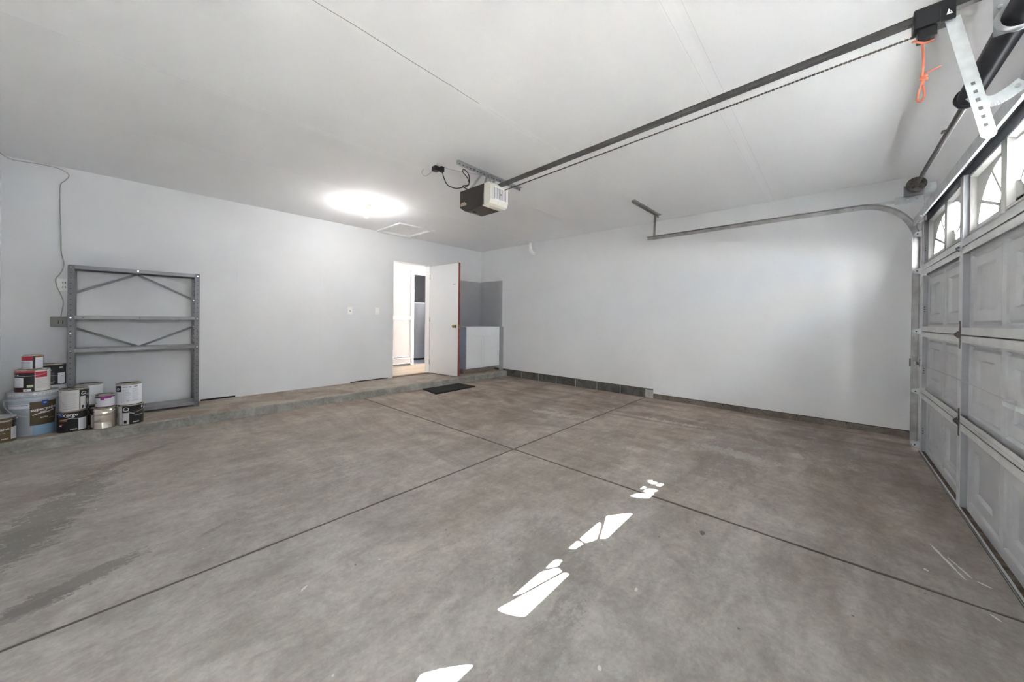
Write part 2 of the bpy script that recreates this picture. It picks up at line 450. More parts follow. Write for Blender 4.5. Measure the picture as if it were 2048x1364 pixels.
# ------------------------------------------------------------------ mesh building
class MB:
    def __init__(s):
        s.v, s.f, s.m, s.mats, s.sm = [], [], [], [], []
        s.cur = 0
        s.smooth = False
    def mat(s, m):
        if m not in s.mats:
            s.mats.append(m)
        s.cur = s.mats.index(m)
        return s
    def face(s, idx):
        s.f.append(idx); s.m.append(s.cur); s.sm.append(s.smooth)
    def add(s, vs, fs):
        o = len(s.v)
        s.v += [tuple(v) for v in vs]
        for f in fs:
            s.face([o + i for i in f])
    def box(s, x0, x1, y0, y1, z0, z1):
        x0, x1 = min(x0, x1), max(x0, x1); y0, y1 = min(y0, y1), max(y0, y1); z0, z1 = min(z0, z1), max(z0, z1)
        s.add([(x0, y0, z0), (x1, y0, z0), (x1, y1, z0), (x0, y1, z0), (x0, y0, z1), (x1, y0, z1), (x1, y1, z1), (x0, y1, z1)],
              [(0, 3, 2, 1), (4, 5, 6, 7), (0, 1, 5, 4), (1, 2, 6, 5), (2, 3, 7, 6), (3, 0, 4, 7)])
        return s
    def bbox(s, x0, x1, y0, y1, z0, z1, b):
        """box with chamfered edges"""
        bm = bmesh.new()
        bmesh.ops.create_cube(bm, size=1)
        for v in bm.verts:
            v.co = Vector((x0 + (v.co.x + .5) * (x1 - x0), y0 + (v.co.y + .5) * (y1 - y0), z0 + (v.co.z + .5) * (z1 - z0)))
        bmesh.ops.bevel(bm, geom=list(bm.edges), offset=b, segments=2, affect='EDGES', profile=0.6)
        bm.verts.index_update()
        s.add([v.co.copy() for v in bm.verts], [[v.index for v in f.verts] for f in bm.faces])
        bm.free()
        return s
    def prism(s, poly, axis, a, b):
        """poly in the two other axes (x<y<z order), extruded along axis from a to b"""
        n = len(poly)
        def p(u, v, w):
            return {0: (w, u, v), 1: (u, w, v), 2: (u, v, w)}[axis]
        vs = [p(u, v, a) for u, v in poly] + [p(u, v, b) for u, v in poly]
        s.add(vs, [list(range(n))[::-1], list(range(n, 2 * n))] + [(i, (i + 1) % n, n + (i + 1) % n, n + i) for i in range(n)])
        return s
    def beam(s, p0, p1, w, h, upv=(0, 0, 1)):
        """rectangular bar between two points; w across, h along upv"""
        p0, p1 = Vector(p0), Vector(p1)
        d = (p1 - p0).normalized()
        u = Vector(upv) - d * d.dot(Vector(upv)); u.normalize()
        r = d.cross(u)
        vs = []
        for p in (p0, p1):
            for a, b in ((-1, -1), (1, -1), (1, 1), (-1, 1)):
                vs.append(p + r * a * w / 2 + u * b * h / 2)
        s.add(vs, [(0, 3, 2, 1), (4, 5, 6, 7), (0, 1, 5, 4), (1, 2, 6, 5), (2, 3, 7, 6), (3, 0, 4, 7)])
        return s
    def tube(s, pts, r, n=8, closed=False, cap=True):
        pts = [Vector(p) for p in pts]
        rings = []
        prev = None
        m = len(pts)
        for i, p in enumerate(pts):
            if closed:
                d = pts[(i + 1) % m] - pts[i - 1]
            else:
                d = pts[min(i + 1, m - 1)] - pts[max(i - 1, 0)]
            d.normalize()
            if prev is None:
                a = Vector((0, 0, 1)) if abs(d.z) < 0.9 else Vector((1, 0, 0))
                u = (a - d * a.dot(d)).normalized()
            else:
                u = (prev - d * prev.dot(d)).normalized()
            prev = u
            w = d.cross(u)
            rr = r[i] if isinstance(r, (list, tuple)) else r
            rings.append([p + (u * math.cos(2 * PI * k / n) + w * math.sin(2 * PI * k / n)) * rr for k in range(n)])
        o = len(s.v)
        for rg in rings:
            s.v += [tuple(q) for q in rg]
        sm = s.smooth; s.smooth = True
        for i in range(m if closed else m - 1):
            j = (i + 1) % m
            for k in range(n):
                s.face([o + i * n + k, o + i * n + (k + 1) % n, o + j * n + (k + 1) % n, o + j * n + k])
        s.smooth = sm
        if cap and not closed:
            s.face([o + k for k in range(n)][::-1])
            s.face([o + (m - 1) * n + k for k in range(n)])
        return s
    def lathe(s, prof, c=(0, 0, 0), axis=2, n=32):
        """prof: (radius, height) list, closed at zero radius ends"""
        o = len(s.v)
        for r, h in prof:
            for k in range(n):
                a = 2 * PI * k / n
                u, v = r * math.cos(a), r * math.sin(a)
                q = {2: (u, v, h), 0: (h, u, v), 1: (v, h, u)}[axis]
                s.v.append((c[0] + q[0], c[1] + q[1], c[2] + q[2]))
        sm = s.smooth; s.smooth = True
        for i in range(len(prof) - 1):
            for k in range(n):
                s.face([o + i * n + k, o + i * n + (k + 1) % n, o + (i + 1) * n + (k + 1) % n, o + (i + 1) * n + k])
        s.smooth = sm
        s.face([o + k for k in range(n)][::-1])
        s.face([o + (len(prof) - 1) * n + k for k in range(n)])
        return s
    def disc(s, c, r, normal, t=0.0006, n=8):
        c = Vector(c); d = Vector(normal).normalized()
        s.tube([c, c + d * t], r, n)
        return s
    def patch(s, r, a0, a1, z0, z1, n=None, z0b=None, z1b=None):
        """curved label on a cylinder about local z; angle 0 faces -y, grows to +x (degrees)"""
        n = n or max(2, int(abs(a1 - a0) / 6))
        vs, fs = [], []
        for i in range(n + 1):
            a = math.radians(a0 + (a1 - a0) * i / n)
            vs.append((r * math.sin(a), -r * math.cos(a), z0))
            vs.append((r * math.sin(a), -r * math.cos(a), z1))
        for i in range(n):
            fs.append((2 * i, 2 * i + 2, 2 * i + 3, 2 * i + 1))
        s.add(vs, fs)
        return s
    def build(s, name, parent=None, loc=None, rot=None):
        me = bpy.data.meshes.new(name)
        me.from_pydata(s.v, [], s.f)
        for m in s.mats:
            me.materials.append(m)
        for p, mi, sm in zip(me.polygons, s.m, s.sm):
            p.material_index = mi
            p.use_smooth = sm
        bm = bmesh.new(); bm.from_mesh(me)
        bmesh.ops.recalc_face_normals(bm, faces=bm.faces)
        bm.to_mesh(me); bm.free()
        me.update()
        o = bpy.data.objects.new(name, me)
        COL.objects.link(o)
        if loc: o.location = loc
        if rot: o.rotation_euler = rot
        if parent is not None:
            o.parent = parent
        return o
def tag(o, label, cat, group=None, kind=None):
    o['label'] = label
    o['category'] = cat
    if group: o['group'] = group
    if kind: o['kind'] = kind
    return o
def empty(name, loc, label, cat, group=None, kind=None, rotz=0.0):
    o = bpy.data.objects.new(name, None)
    o.empty_display_size = 0.05
    COL.objects.link(o)
    o.location = loc
    o.rotation_euler = (0, 0, rotz)
    return tag(o, label, cat, group, kind)
def world_part(mb, name, parent, label=None):
    """mesh modelled in world coordinates, hung on a parent whose transform is a pure translation (or a child of one)"""
    t = Vector((0, 0, 0))
    p = parent
    while p is not None:
        t += p.location
        p = p.parent
    mb.v = [(v[0] - t.x, v[1] - t.y, v[2] - t.z) for v in mb.v]
    o = mb.build(name, parent)
    if label:
        o['label'] = label
    return o
def bez(pts, n=10):
    """smooth curve through points (Catmull-Rom)"""
    P = [Vector(p) for p in pts]
    P = [P[0] * 2 - P[1]] + P + [P[-1] * 2 - P[-2]]
    out = []
    for i in range(1, len(P) - 2):
        for k in range(n):
            t = k / n
            out.append(0.5 * ((2 * P[i]) + (-P[i - 1] + P[i + 1]) * t + (2 * P[i - 1] - 5 * P[i] + 4 * P[i + 1] - P[i + 2]) * t * t + (-P[i - 1] + 3 * P[i] - 3 * P[i + 1] + P[i + 2]) * t ** 3))
    out.append(P[-2])
    return out

# ------------------------------------------------------------------ room dimensions (metres)
H = 2.592                    # ceiling
XL, XR = -0.735, 5.256       # left and right walls
YH = 5.669                   # house wall, garage side
YF = -0.66                   # front wall, inside face
YC = 4.880                   # face of the concrete curb
ZC = 0.100                   # top of the curb
JX, JY = 2.311, 2.052        # saw joints in the slab
DXL, DXR, DZ0, DZ1 = 3.185, 3.937, 0.112, 2.137   # doorway

# floor slab: four bays with open joints between them
b = MB().mat(floor_mat)
g = 0.011
for xa, xb in ((XL, JX - g), (JX + g, XR)):
    for ya, yb in ((YF - 0.1, JY - g), (JY + g, YC + 0.02)):
        b.box(xa, xb, ya, yb, -0.10, 0.0)
b.mat(joint_dark).box(XL, XR, YF - 0.1, YC + 0.02, -0.12, -0.004)
tag(b.build('floor'), 'stained grey-brown concrete garage floor with crossing joints', 'floor', kind='structure')

# curb along the house wall
b = MB().mat(curb_face)
segs = [XL, 0.20, 2.05, 2.14, 3.58, 4.30, 4.55, XR]
for i, (xa, xb) in enumerate(zip(segs[:-1], segs[1:])):
    off = (0.0, 0.004, -0.004, 0.002, 0.0, 0.003, 0.0)[i]
    bm = bmesh.new()
    n = max(2, int((xb - xa) / 0.07))
    prof = []
    for k in range(n + 1):
        x = xa + (xb - xa) * k / n
        e = random.uniform(-0.005, 0.005)
        prof.append((x, e))
    vs = []
    for x, e in prof:
        vs += [(x, YC + off + random.uniform(-.002, .002), 0.0 if True else 0), (x, YC + off + 0.002 + e * 0.3, ZC - 0.012 + e * 0.5), (x, YC + 0.014 + abs(e), ZC), (x, YH + 0.12, ZC)]
    fs1, fs2 = [], []
    for k in range(n):
        o = 4 * k
        fs1 += [(o, o + 4, o + 5, o + 1), (o + 1, o + 5, o + 6, o + 2)]
        fs2 += [(o + 2, o + 6, o + 7, o + 3)]
    base = len(b.v)
    b.mat(curb_face)
    b.v += vs
    for f in fs1: b.face([base + q for q in f])
    b.mat(curb_top)
    for f in fs2: b.face([base + q for q in f])
    bm.free()
b.mat(curb_face).box(XL - .1, XR + .15, YC + 0.02, YH + 0.12, -0.1, ZC - 0.02)
tag(b.build('concrete_curb'), 'low concrete curb along the house wall, worn brown on top', 'curb', kind='structure')

# ceiling with an opening under the attic hatch
HX0, HX1, HY0, HY1 = 2.90, 3.43, 4.94, 5.60
b = MB().mat(ceil_paint)
b.box(XL - .1, HX0, YF - .1, YH + .12, H, H + .10)
b.box(HX1, XR + .1, YF - .1, YH + .12, H, H + .10)
b.box(HX0, HX1, YF - .1, HY0, H, H + .10)
b.box(HX0, HX1, HY1, YH + .12, H, H + .10)
# taped seams: shallow proud ridges, and the open crack
b.mat(seam_paint)
for y, x0, x1 in ((1.787, XL, XR), (3.0, XL, 2.0), (0.58, XL, XR), (2.90, 2.0, XR), (4.1, XL, XR)):
    b.add([(x0, y - .03, H - .0002), (x1, y - .03, H - .0002), (x1, y, H - .0020), (x0, y, H - .0020), (x1, y + .03, H - .0002), (x0, y + .03, H - .0002)], [(0, 1, 2, 3), (3, 2, 4, 5)])
hair = mat('hairline_seam', (0.74, 0.74, 0.74), 0.9)
b.mat(hair)
for y, x0, x1, w in ((0.600, 1.5, XR, .0010), (0.525, 1.5, XR, .0012), (1.787, 1.70, 4.13, .0010), (3.0, -.7, 2.0, .0008), (2.905, 2.9, XR, .0008)):
    b.add([(x0, y - w, H - .0024), (x1, y - w, H - .0024), (x1, y + w, H - .0024), (x0, y + w, H - .0024)], [(0, 1, 2, 3)])
b.mat(crack_mat)
xx = 0.30
pts = []
while xx < 1.66:
    pts.append((xx, 1.787 + random.uniform(-.003, .003)))
    xx += 0.06
for (xa, ya), (xb, yb) in zip(pts[:-1], pts[1:]):
    w = 0.0022 * (1 - 0.5 * abs(xa - 1.0))
    b.add([(xa, ya - w, H - .0026), (xb, yb - w, H - .0026), (xb, yb + w, H - .0026), (xa, ya + w, H - .0026)], [(0, 1, 2, 3)])
tag(b.build('ceiling'), 'white painted drywall ceiling with a cracked seam', 'ceiling', kind='structure')

# house wall with the doorway; board stops short of the curb in two places
b = MB().mat(wall_paint)
zb = ZC + 0.002
gaps = [(XL - .1, 0.66, zb), (0.66, 1.00, 0.122), (1.00, 2.46, zb - 0.002), (2.46, 3.10, 0.118), (3.10, DXL, zb)]
for xa, xb, z in gaps:
    b.box(xa, xb, YH, YH + .012, z, H)
b.box(DXL, DXR, YH, YH + .012, DZ1, H)
b.box(DXR, XR, YH, YH + .012, zb, H)
b.box(XL - .1, DXL, YH + .012, YH + .12, 0.135, H)
b.box(DXL, DXR, YH + .012, YH + .12, DZ1, H)
b.box(DXR, XR + .1, YH + .012, YH + .12, 0.135, H)
b.mat(dark_gap)
b.box(XL - .1, DXL, YH + .012, YH + .10, ZC, 0.135)
b.box(DXR, XR + .1, YH + .012, YH + .10, ZC, 0.135)
# faint raised board seams
b.mat(mat('hairline_seam', (0.62, 0.62, 0.62), 0.9))
for x in (1.0, 2.0):
    b.box(x - .0015, x + .0015, YH - .0008, YH, 0.15, 1.9)
b.box(2.0, 3.0, YH - .0015, YH, 1.346, 1.349)
b.box(XR - 0.93, XR - 0.928, YH - .0015, YH, 2.15, H)
w1 = tag(b.build('wall_back'), 'pale grey painted house wall with an open doorway', 'wall', kind='structure')
# darker unpainted area above the sink cabinet
b = MB().mat(bare_paint)
b.box(4.16, XR - .001, YH - .002, YH - .0003, 0.95, 1.930)
o = b.build('unpainted_patch', w1); o['label'] = 'darker grey unpainted patch above the cabinet'

# right wall
b = MB().mat(wall_paint)
b.box(XR, XR + .10, YF - .1, 1.94, 0.072, H)
b.box(XR, XR + .10, 1.94, YH + .10, 0.137, H)
b.box(XR - .0015, XR, 1.938, 1.942, 0.137, 2.2)
w2 = tag(b.build('wall_right'), 'long pale grey painted wall on the right', 'wall', kind='structure')
b = MB().mat(bare_paint)
b.box(XR - .002, XR - .0003, 5.025, YH - .003, 0.99, 1.935)
b.box(XR - .002, XR - .0003, 4.985, 5.10, ZC, 0.99)
o = b.build('unpainted_patch', w2); o['label'] = 'darker grey unpainted strip beside the cabinet'
# foundation showing below the board
b = MB().mat(block_dark)
y = YC
first = True
while y > 1.97:
    y2 = max(y - 0.405, 1.96)
    b.mat(block_dark).box(XR + .006, XR + .1, y2 + .008, y, -0.02, 0.137)
    b.mat(mortar).box(XR + .004, XR + .1, y2, y2 + .008, -0.02, 0.125)
    y = y2
b.mat(mortar).box(XR + .002, XR + .1, 1.94, 2.06, -0.02, 0.118)
b.mat(dark_gap).box(XR + .012, XR + .1, YF, YC, 0.125, 0.14)
b.mat(block_tan)
for ya, yb, dz in ((1.94, 1.05, 0), (1.042, .80, 0), (.795, .30, 0), (.294, -.12, 0), (-.126, YF, 0)):
    b.box(XR + .004, XR + .1, yb, ya, -0.02, 0.064)
b.mat(dark_gap).box(XR + .008, XR + .1, YF, 1.94, 0.04, 0.0725)
b.mat(block_tan).box(XR + .1, XR + .2, YF - .2, YH + .4, -.2, H)  # unseen outer backing added to stop light leaking through wall gaps
tag(b.build('baseboard_right'), 'dark concrete block footing under the right wall', 'footing', kind='structure')

# left wall
b = MB().mat(wall_paint)
b.box(XL - .10, XL, YF - .1, YH + .12, -0.05, H)
tag(b.build('wall_left'), 'pale grey painted wall at the left edge', 'wall', kind='structure')

# front wall round the garage door
GX0, GX1, GZ = -0.24, 4.80, 2.14
b = MB().mat(wall_paint)
b.box(XL - .1, XR + .1, YF - .14, YF, GZ, H)
b.box(GX1 + .03, XR + .1, YF - .14, YF, -.1, GZ)
b.box(XL - .1, GX0 - .03, YF - .14, YF, -.1, GZ)
b.mat(jamb_paint)
b.box(GX1 - .02, GX1 + .03, YF - .16, YF + .012, -.1, GZ)
b.box(GX0 - .03, GX0 + .02, YF - .16, YF + .012, -.1, GZ)
tag(b.build('wall_front'), 'pale grey front wall round the garage door', 'wall', kind='structure')

# outside: driveway, soffit and gable over the opening
b = MB().mat(drive_mat).box(-12, 16, -14, YF - .16, -0.16, -0.04)
tag(b.build('driveway_ground'), 'dark asphalt driveway outside the garage door', 'driveway', kind='structure')
b = MB().mat(soffit_white).box(-1.5, 6.5, -1.20, YF - .14, 2.50, 2.56)
b.box(-1.5, 6.5, -1.22, -1.20, 2.50, 2.72)
b.box(-1.5, 7.5, -1.2, 9.6, 2.74, 2.80)  # unseen roof, extended over the hall to keep sun from leaking in
b.box(6.32, 6.42, YH - .2, 9.2, -.1, 2.75)
b.box(2.2, 6.4, 8.95, 9.05, -.1, 2.75)
tag(b.build('roof_soffit'), 'white soffit and eave outside above the garage door', 'eave', kind='structure')

tree = empty('tree', (8.38, -4.4, -0.12), 'leafy tree on the driveway side, outside the garage door', 'tree')
b = MB().mat(mat('bark', (0.10, 0.075, 0.055), 0.9, noise=0.3, nscale=9))
b.tube(bez([(0, 0, 0), (.05, .02, 1.6), (-.04, 0, 3.2), (.02, .03, 4.6), (0, 0, 6.0)], 5), [.17 - .0065 * k for k in range(21)], 12)
for k in range(9):
    a = k * 2.4
    z = 3.6 + k * .28
    b.tube(bez([(0, 0, z), (.5 * math.cos(a), .5 * math.sin(a), z + .35), (1.0 * math.cos(a), 1.0 * math.sin(a), z + .9)], 4), [.05 - .005 * q for q in range(9)], 6)
b.build('trunk', tree)
b = MB().mat(mat('leaf_green', (0.07, 0.14, 0.035), 0.6, noise=0.3, nscale=6))
rt_ = random.Random(3)
for k in range(5600):
    while True:
        p = Vector((rt_.uniform(-1, 1), rt_.uniform(-1, 1), rt_.uniform(-1, 1)))
        if p.length < 1: break
    c = Vector((p.x * 1.45, p.y * 1.3, 5.75 + p.z * 1.35))
    u = Vector((rt_.uniform(-1, 1), rt_.uniform(-1, 1), rt_.uniform(-1, 1))).normalized()
    w = u.orthogonal().normalized()
    s1, s2 = rt_.uniform(.05, .085), rt_.uniform(.03, .05)
    b.add([c - u * s1, c + w * s2, c + u * s1, c - w * s2], [(0, 1, 2, 3)])
b.build('crown', tree)

# ------------------------------------------------------------------ house door and hall
b = MB().mat(trim_white)
b.box(DXL, DXL + .004, YH - .003, YH + .13, DZ0 - .01, DZ1)
b.box(DXR - .004, DXR, YH - .003, YH + .13, DZ0 - .01, DZ1)
b.box(DXL, DXR, YH - .003, YH + .13, DZ1 - .004, DZ1)
b.mat(mat('sill_brown', (0.22, 0.15, 0.11), 0.6)).box(DXL, DXR, YH - .006, YH + .02, ZC, DZ0 + .002)
tag(b.build('trim_1'), 'thin white jamb lining of the open doorway', 'door frame', kind='structure')

DW, DT = 0.765, 0.044
ang = math.atan2(4.835 - 5.655, 4.02 - 3.955)       # leaf direction from the hinge
leaf = empty('door_1', (3.955, 5.655, 0.122), 'white flush door standing open into the garage, red-brown edge', 'door', kind='structure', rotz=ang)
b = MB().mat(door_white)
b.box(0, DW, -DT / 2, DT / 2, 0.0, 2.005)
b.mat(door_edge)
b.box(DW, DW + .0015, -DT / 2, DT / 2, 0.0, 2.005)
b.box(0.0, DW, -DT / 2 + .001, DT / 2 - .001, 2.005, 2.008)
b.build('door_leaf', leaf)
b = MB().mat(brass)
for sgn in (-1, 1):
    yb = sgn * DT / 2
    b.lathe([(0.032, 0), (0.032, 0.006), (0.012, 0.010), (0.012, 0.03), (0.024, 0.036), (0.029, 0.05), (0.024, 0.064), (0.010, 0.070)] if sgn > 0 else
            [(0.032, 0), (0.032, -0.006), (0.012, -0.010), (0.012, -0.03), (0.024, -0.036), (0.029, -0.05), (0.024, -0.064), (0.010, -0.070)], (DW - .065, yb, 0.885), axis=1, n=20)
b.build('door_knob', leaf)
b = MB().mat(brass)
b.box(DW + .0015, DW + .003, -.012, .012, 0.855, 0.915)
b.box(DW + .003, DW + .012, -.006, .006, 0.875, 0.895)
b.build('latch_plate', leaf)
b = MB().mat(wire_grey)
b.box(DW - .13, DW - .06, -DT / 2 - .004, -DT / 2, 1.63, 1.636)
b.box(DW - .13, DW - .115, -DT / 2 - .006, -DT / 2, 1.625, 1.641)
b.build('coat_hook', leaf)
b = MB().mat(brass)
for z in (0.2, 1.0, 1.8):
    b.tube([(-.004, -DT / 2, z - .045), (-.004, -DT / 2, z + .045)], 0.006, 8)
b.build('hinge', leaf)

HF = 0.112     # hall floor
YW = 6.92
b = MB().mat(hall_wood).box(2.4, 6.3, YH + .11, YW, HF - .05, HF)
b.mat(vinyl).box(3.8, 6.3, YW, 8.9, HF - .05, HF + .001)
tag(b.build('hall_floor'), 'light oak hall floor beyond the doorway with pale vinyl behind', 'floor', kind='structure')
OX0, OX1, OZ = 4.387, 4.745, 2.125
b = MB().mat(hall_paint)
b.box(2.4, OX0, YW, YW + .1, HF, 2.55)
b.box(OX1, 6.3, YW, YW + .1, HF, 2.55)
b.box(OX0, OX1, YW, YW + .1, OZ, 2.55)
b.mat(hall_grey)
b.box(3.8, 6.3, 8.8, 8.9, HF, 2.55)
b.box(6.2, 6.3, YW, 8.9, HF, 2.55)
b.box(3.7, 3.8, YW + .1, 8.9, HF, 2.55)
b.mat(hall_paint)
b.box(6.2, 6.3, YH + .12, YW, HF, 2.55)
b.box(2.4, 2.5, YH + .12, YW, HF, 2.55)
b.mat(ceil_paint).box(2.4, 6.3, YH + .12, 8.9, 2.50, 2.56)
tag(b.build('wall_hall'), 'pale hall walls seen through the open doorway', 'wall', kind='structure')
b = MB().mat(trim_white)
b.box(OX0 - .075, OX0, YW - .018, YW, HF, OZ)
b.box(OX1, OX1 + .075, YW - .018, YW, HF, OZ)
b.box(OX0 - .075, OX1 + .075, YW - .018, YW, OZ, OZ + .085)
b.box(OX0 - .003, OX0, YW, YW + .1, HF, OZ)
b.box(2.5, OX0 - .075, YW - .022, YW, 1.112, 1.188)
tag(b.build('trim_2'), 'white casing and chair rail on the hall wall', 'trim', kind='structure')
# baseboard heater
ht = empty('baseboard_heater', (3.6, YW - .035, HF), 'white hydronic baseboard heater on the hall wall beyond the doorway', 'heater')
b = MB().mat(white_paint)
x0, x1, y1 = 2.7, OX0 - .08, YW - .001
b.prism([(y1 - .065, HF + .045), (y1 - .065, HF + .155), (y1 - .050, HF + .175), (y1 - .054, HF + .175), (y1 - .069, HF + .157), (y1 - .069, HF + .043)], 0, x0, x1)
b.prism([(y1, HF + .0), (y1, HF + .200), (y1 - .055, HF + .195), (y1 - .055, HF + .190), (y1 - .006, HF + .194), (y1 - .006, HF)], 0, x0, x1)
b.box(x1 - .03, x1, y1 - .069, y1, HF, HF + .2)
world_part(b, 'cover', ht)
b = MB().mat(slot_dark)
b.box(x0, x1 - .03, y1 - .045, y1 - .008, HF + .03, HF + .17)
world_part(b, 'heating_fins', ht, 'dark fins inside the heater')
# water heater
wh = empty('water_heater', (5.06, 7.80, HF + .0), 'tall white cylindrical water heater behind the hall doorway', 'water heater')
b = MB().mat(wh_white)
b.lathe([(0.05, 0.05), (0.235, 0.05), (0.24, 0.06), (0.24, 1.40), (0.23, 1.425), (0.05, 1.43)], n=40)
b.build('tank', wh)
b = MB().mat(black_plastic).lathe([(0.05, 0.0), (0.20, 0.0), (0.20, 0.05), (0.05, 0.05)], n=30)
b.build('base', wh)
b = MB().mat(galv)
b.tube([(-.10, 0, 1.42), (-.10, 0, 1.75), (-.10, .1, 1.82), (-.10, .95, 1.82)], 0.012, 8)
b.tube([(-.18, -.05, 1.42), (-.18, -.05, 1.62), (-.26, -.05, 1.66)], 0.012, 8)
b.build('pipe', wh)
# unseen hall fixture, added only to light the hall
hl = empty('hall_fill_fixture', (3.3, 6.30, 2.5), 'unseen round frosted light added to brighten the hall', 'ceiling light')
b = MB().mat(white_paint).lathe([(0.05, -.025), (0.15, -.025), (0.15, 0), (0.05, 0)], n=30)
b.build('base', hl)
b = MB().mat(globe_mat).lathe([(0.02, -.10), (0.08, -.085), (0.12, -.06), (0.14, -.026), (0.05, -.025)], n=30)
b.build('globe', hl)
def point_light(name, loc, watts, radius, colour, parent=None):
    d = bpy.data.lights.new(name, 'POINT')
    d.energy = watts
    d.shadow_soft_size = radius
    d.color = colour
    o = bpy.data.objects.new(name, d)
    COL.objects.link(o)
    o.location = loc
    return o
point_light('hall_fill_lamp', (3.3, 6.30, 2.28), HALL_W, 0.08, (1.0, 0.99, 0.98))  # fill light belonging to the added hall fixture
point_light('closet_fill_light', (5.0, 7.25, 2.30), 4.0, 0.05, (1.0, 0.98, 0.96))  # added lamp without a fixture, brightens the water heater

# ------------------------------------------------------------------ ceiling lamp
BX, BY = 2.137, 4.497
cl = empty('ceiling_lamp', (BX, BY, H), 'bare lit bulb in a small porcelain holder on the ceiling', 'ceiling lamp')
b = MB().mat(porcelain)
b.lathe([(0.02, 0.0), (0.062, 0.0), (0.060, -.012), (0.045, -.020), (0.028, -.026), (0.024, -.055), (0.02, -.055)], n=28)
b.build('lamp_holder', cl)
b = MB().mat(bulb_mat)
b.lathe([(0.013, -.055), (0.014, -.070), (0.022, -.090), (0.030, -.108), (0.033, -.125), (0.030, -.142), (0.020, -.155), (0.004, -.160)], n=24)
bulb = b.build('bulb', cl)
bulb['label'] = 'glowing white bulb'
bulb.visible_shadow = True
pl = point_light('bulb_light', (BX, BY, H - .19), BULB_W, 0.035, (1.0, 0.985, 0.965))

# ------------------------------------------------------------------ attic hatch
hh = empty('attic_hatch', (3.16, 5.27, H), 'white framed attic hatch in the ceiling above the doorway', 'attic hatch')
b = MB().mat(trim_white)
fx0, fx1, fy0, fy1 = 2.845, 3.485, 4.885, 5.648
b.box(fx0, HX0, fy0, fy1, H - .018, H)
b.box(HX1, fx1, fy0, fy1, H - .018, H)
b.box(HX0, HX1, fy0, HY0, H - .018, H)
b.box(HX0, HX1, HY1, fy1, H - .018, H)
world_part(b, 'frame', hh)
b = MB().mat(ceil_paint).box(HX0 - .01, HX1 + .01, HY0 - .01, HY1 + .01, H + .012, H + .03)
world_part(b, 'hatch_panel', hh)

# ------------------------------------------------------------------ pvc vent, switches, outlets, cable
b = MB().mat(pvc)
b.tube([(XR - .035, 4.262, H), (XR - .035, 4.262, H - .10)], 0.030, 18)
b.tube(bez([(XR - .035, 4.262, H - .09), (XR - .035, 4.255, H - .14), (XR - .035, 4.215, H - .185), (XR - .035, 4.165, H - .215)], 5), 0.033, 18)
tag(b.build('pvc_pipe'), 'short white plastic pipe elbow from the ceiling by the right wall', 'pipe')

def switch(x, z, label, rocker):
    s_ = empty('light_switch', (x, YH, z), label, 'light switch', 'switches left of the doorway')
    b = MB().mat(plate_white).bbox(-.036, .036, -.006, 0, -.058, .058, .003)
    b.build('cover_plate', s_)
    b = MB().mat(plate_white)
    if rocker:
        b.bbox(-.017, .017, -.011, -.005, -.033, .033, .002)
        b.mat(slot_dark).box(-.004, .004, -.0115, -.0105, -.034, -.030)
        b.build('rocker', s_)
    else:
        b.prism([(-.018, .012), (-.0055, -.005), (-.0055, .008)], 0, -.005, .005)
        b.mat(slot_dark).box(-.007, .007, -.0066, -.0058, -.013, .013)
        b.build('toggle', s_)
    return s_
switch(2.443, 1.247, 'white toggle light switch on the wall, farther from the doorway', False)
switch(2.893, 1.252, 'white rocker light switch on the wall, close beside the doorway', True)

ot = empty('wall_outlet', (-0.372, YH, 1.425), 'white duplex outlet on the wall behind the steel rack post', 'outlet')
MB().mat(plate_white).bbox(-.045, .045, -.007, 0, -.062, .062, .003).build('cover_plate', ot)
for dz in (-.022, .022):
    b = MB().mat(slot_dark)
    b.box(-.012, -.008, -.0078, -.0068, dz - .008, dz + .008)
    b.box(.006, .010, -.0078, -.0068, dz - .008, dz + .008)
    b.box(-.008, .006, -.0072, -.0068, dz - .001, dz + .001)
    b.build('socket', ot)
ob = empty('junction_box', (-0.392, YH, 1.062), 'grey metal outlet box mounted low beside the rack', 'outlet box')
MB().mat(box_grey).bbox(-.062, .05, -.045, 0, -.048, .048, .004).build('box', ob)
for dx in (-.014, .012):
    b = MB().mat(slot_dark)
    b.box(dx, dx + .005, -.046, -.0448, -.012, .012)
    b.box(dx - .002, dx + .007, -.046, -.0448, -.020, -.012)
    b.build('socket', ob)
b = MB().mat(wire_grey)
yy = YH - .006
b.tube(bez([(XL + .006, YH - .45, H - .02), (XL + .01, YH - .10, H - .018), (XL + .06, yy, H - .028), (-.55, yy, H - .020), (-.42, yy, H - .022), (-.355, yy, 2.535), (-.352, yy, 2.50), (-.375, yy, 2.455), (-.402, yy, 2.40), (-.402, yy, 2.2), (-.394, yy, 1.9), (-.392, yy, 1.75), (-.375, yy, 1.63), (-.395, yy, 1.54), (-.425, yy - .004, 1.48), (-.418, yy - .004, 1.41), (-.40, yy, 1.35), (-.378, yy, 1.26), (-.385, yy, 1.17), (-.392, yy - .01, 1.112)], 5), 0.0035, 6)
tag(b.build('wall_cable'), 'thin grey cable running down the wall to the grey outlet box', 'cable')

# ------------------------------------------------------------------ doormat
b = MB().mat(mat_black)
c0 = [(3.245, 4.835), (3.175, 4.385), (4.005, 4.425), (3.985, 4.845)]
b.prism(c0, 2, 0.0, 0.014)
ctr = (3.6, 4.62)
inner = [(ctr[0] + (x - ctr[0]) * .93, ctr[1] + (y - ctr[1]) * .88) for x, y in c0]
b.prism(inner, 2, 0.014, 0.019)
tag(b.build('doormat'), 'black rubber-backed doormat on the floor below the curb', 'doormat')

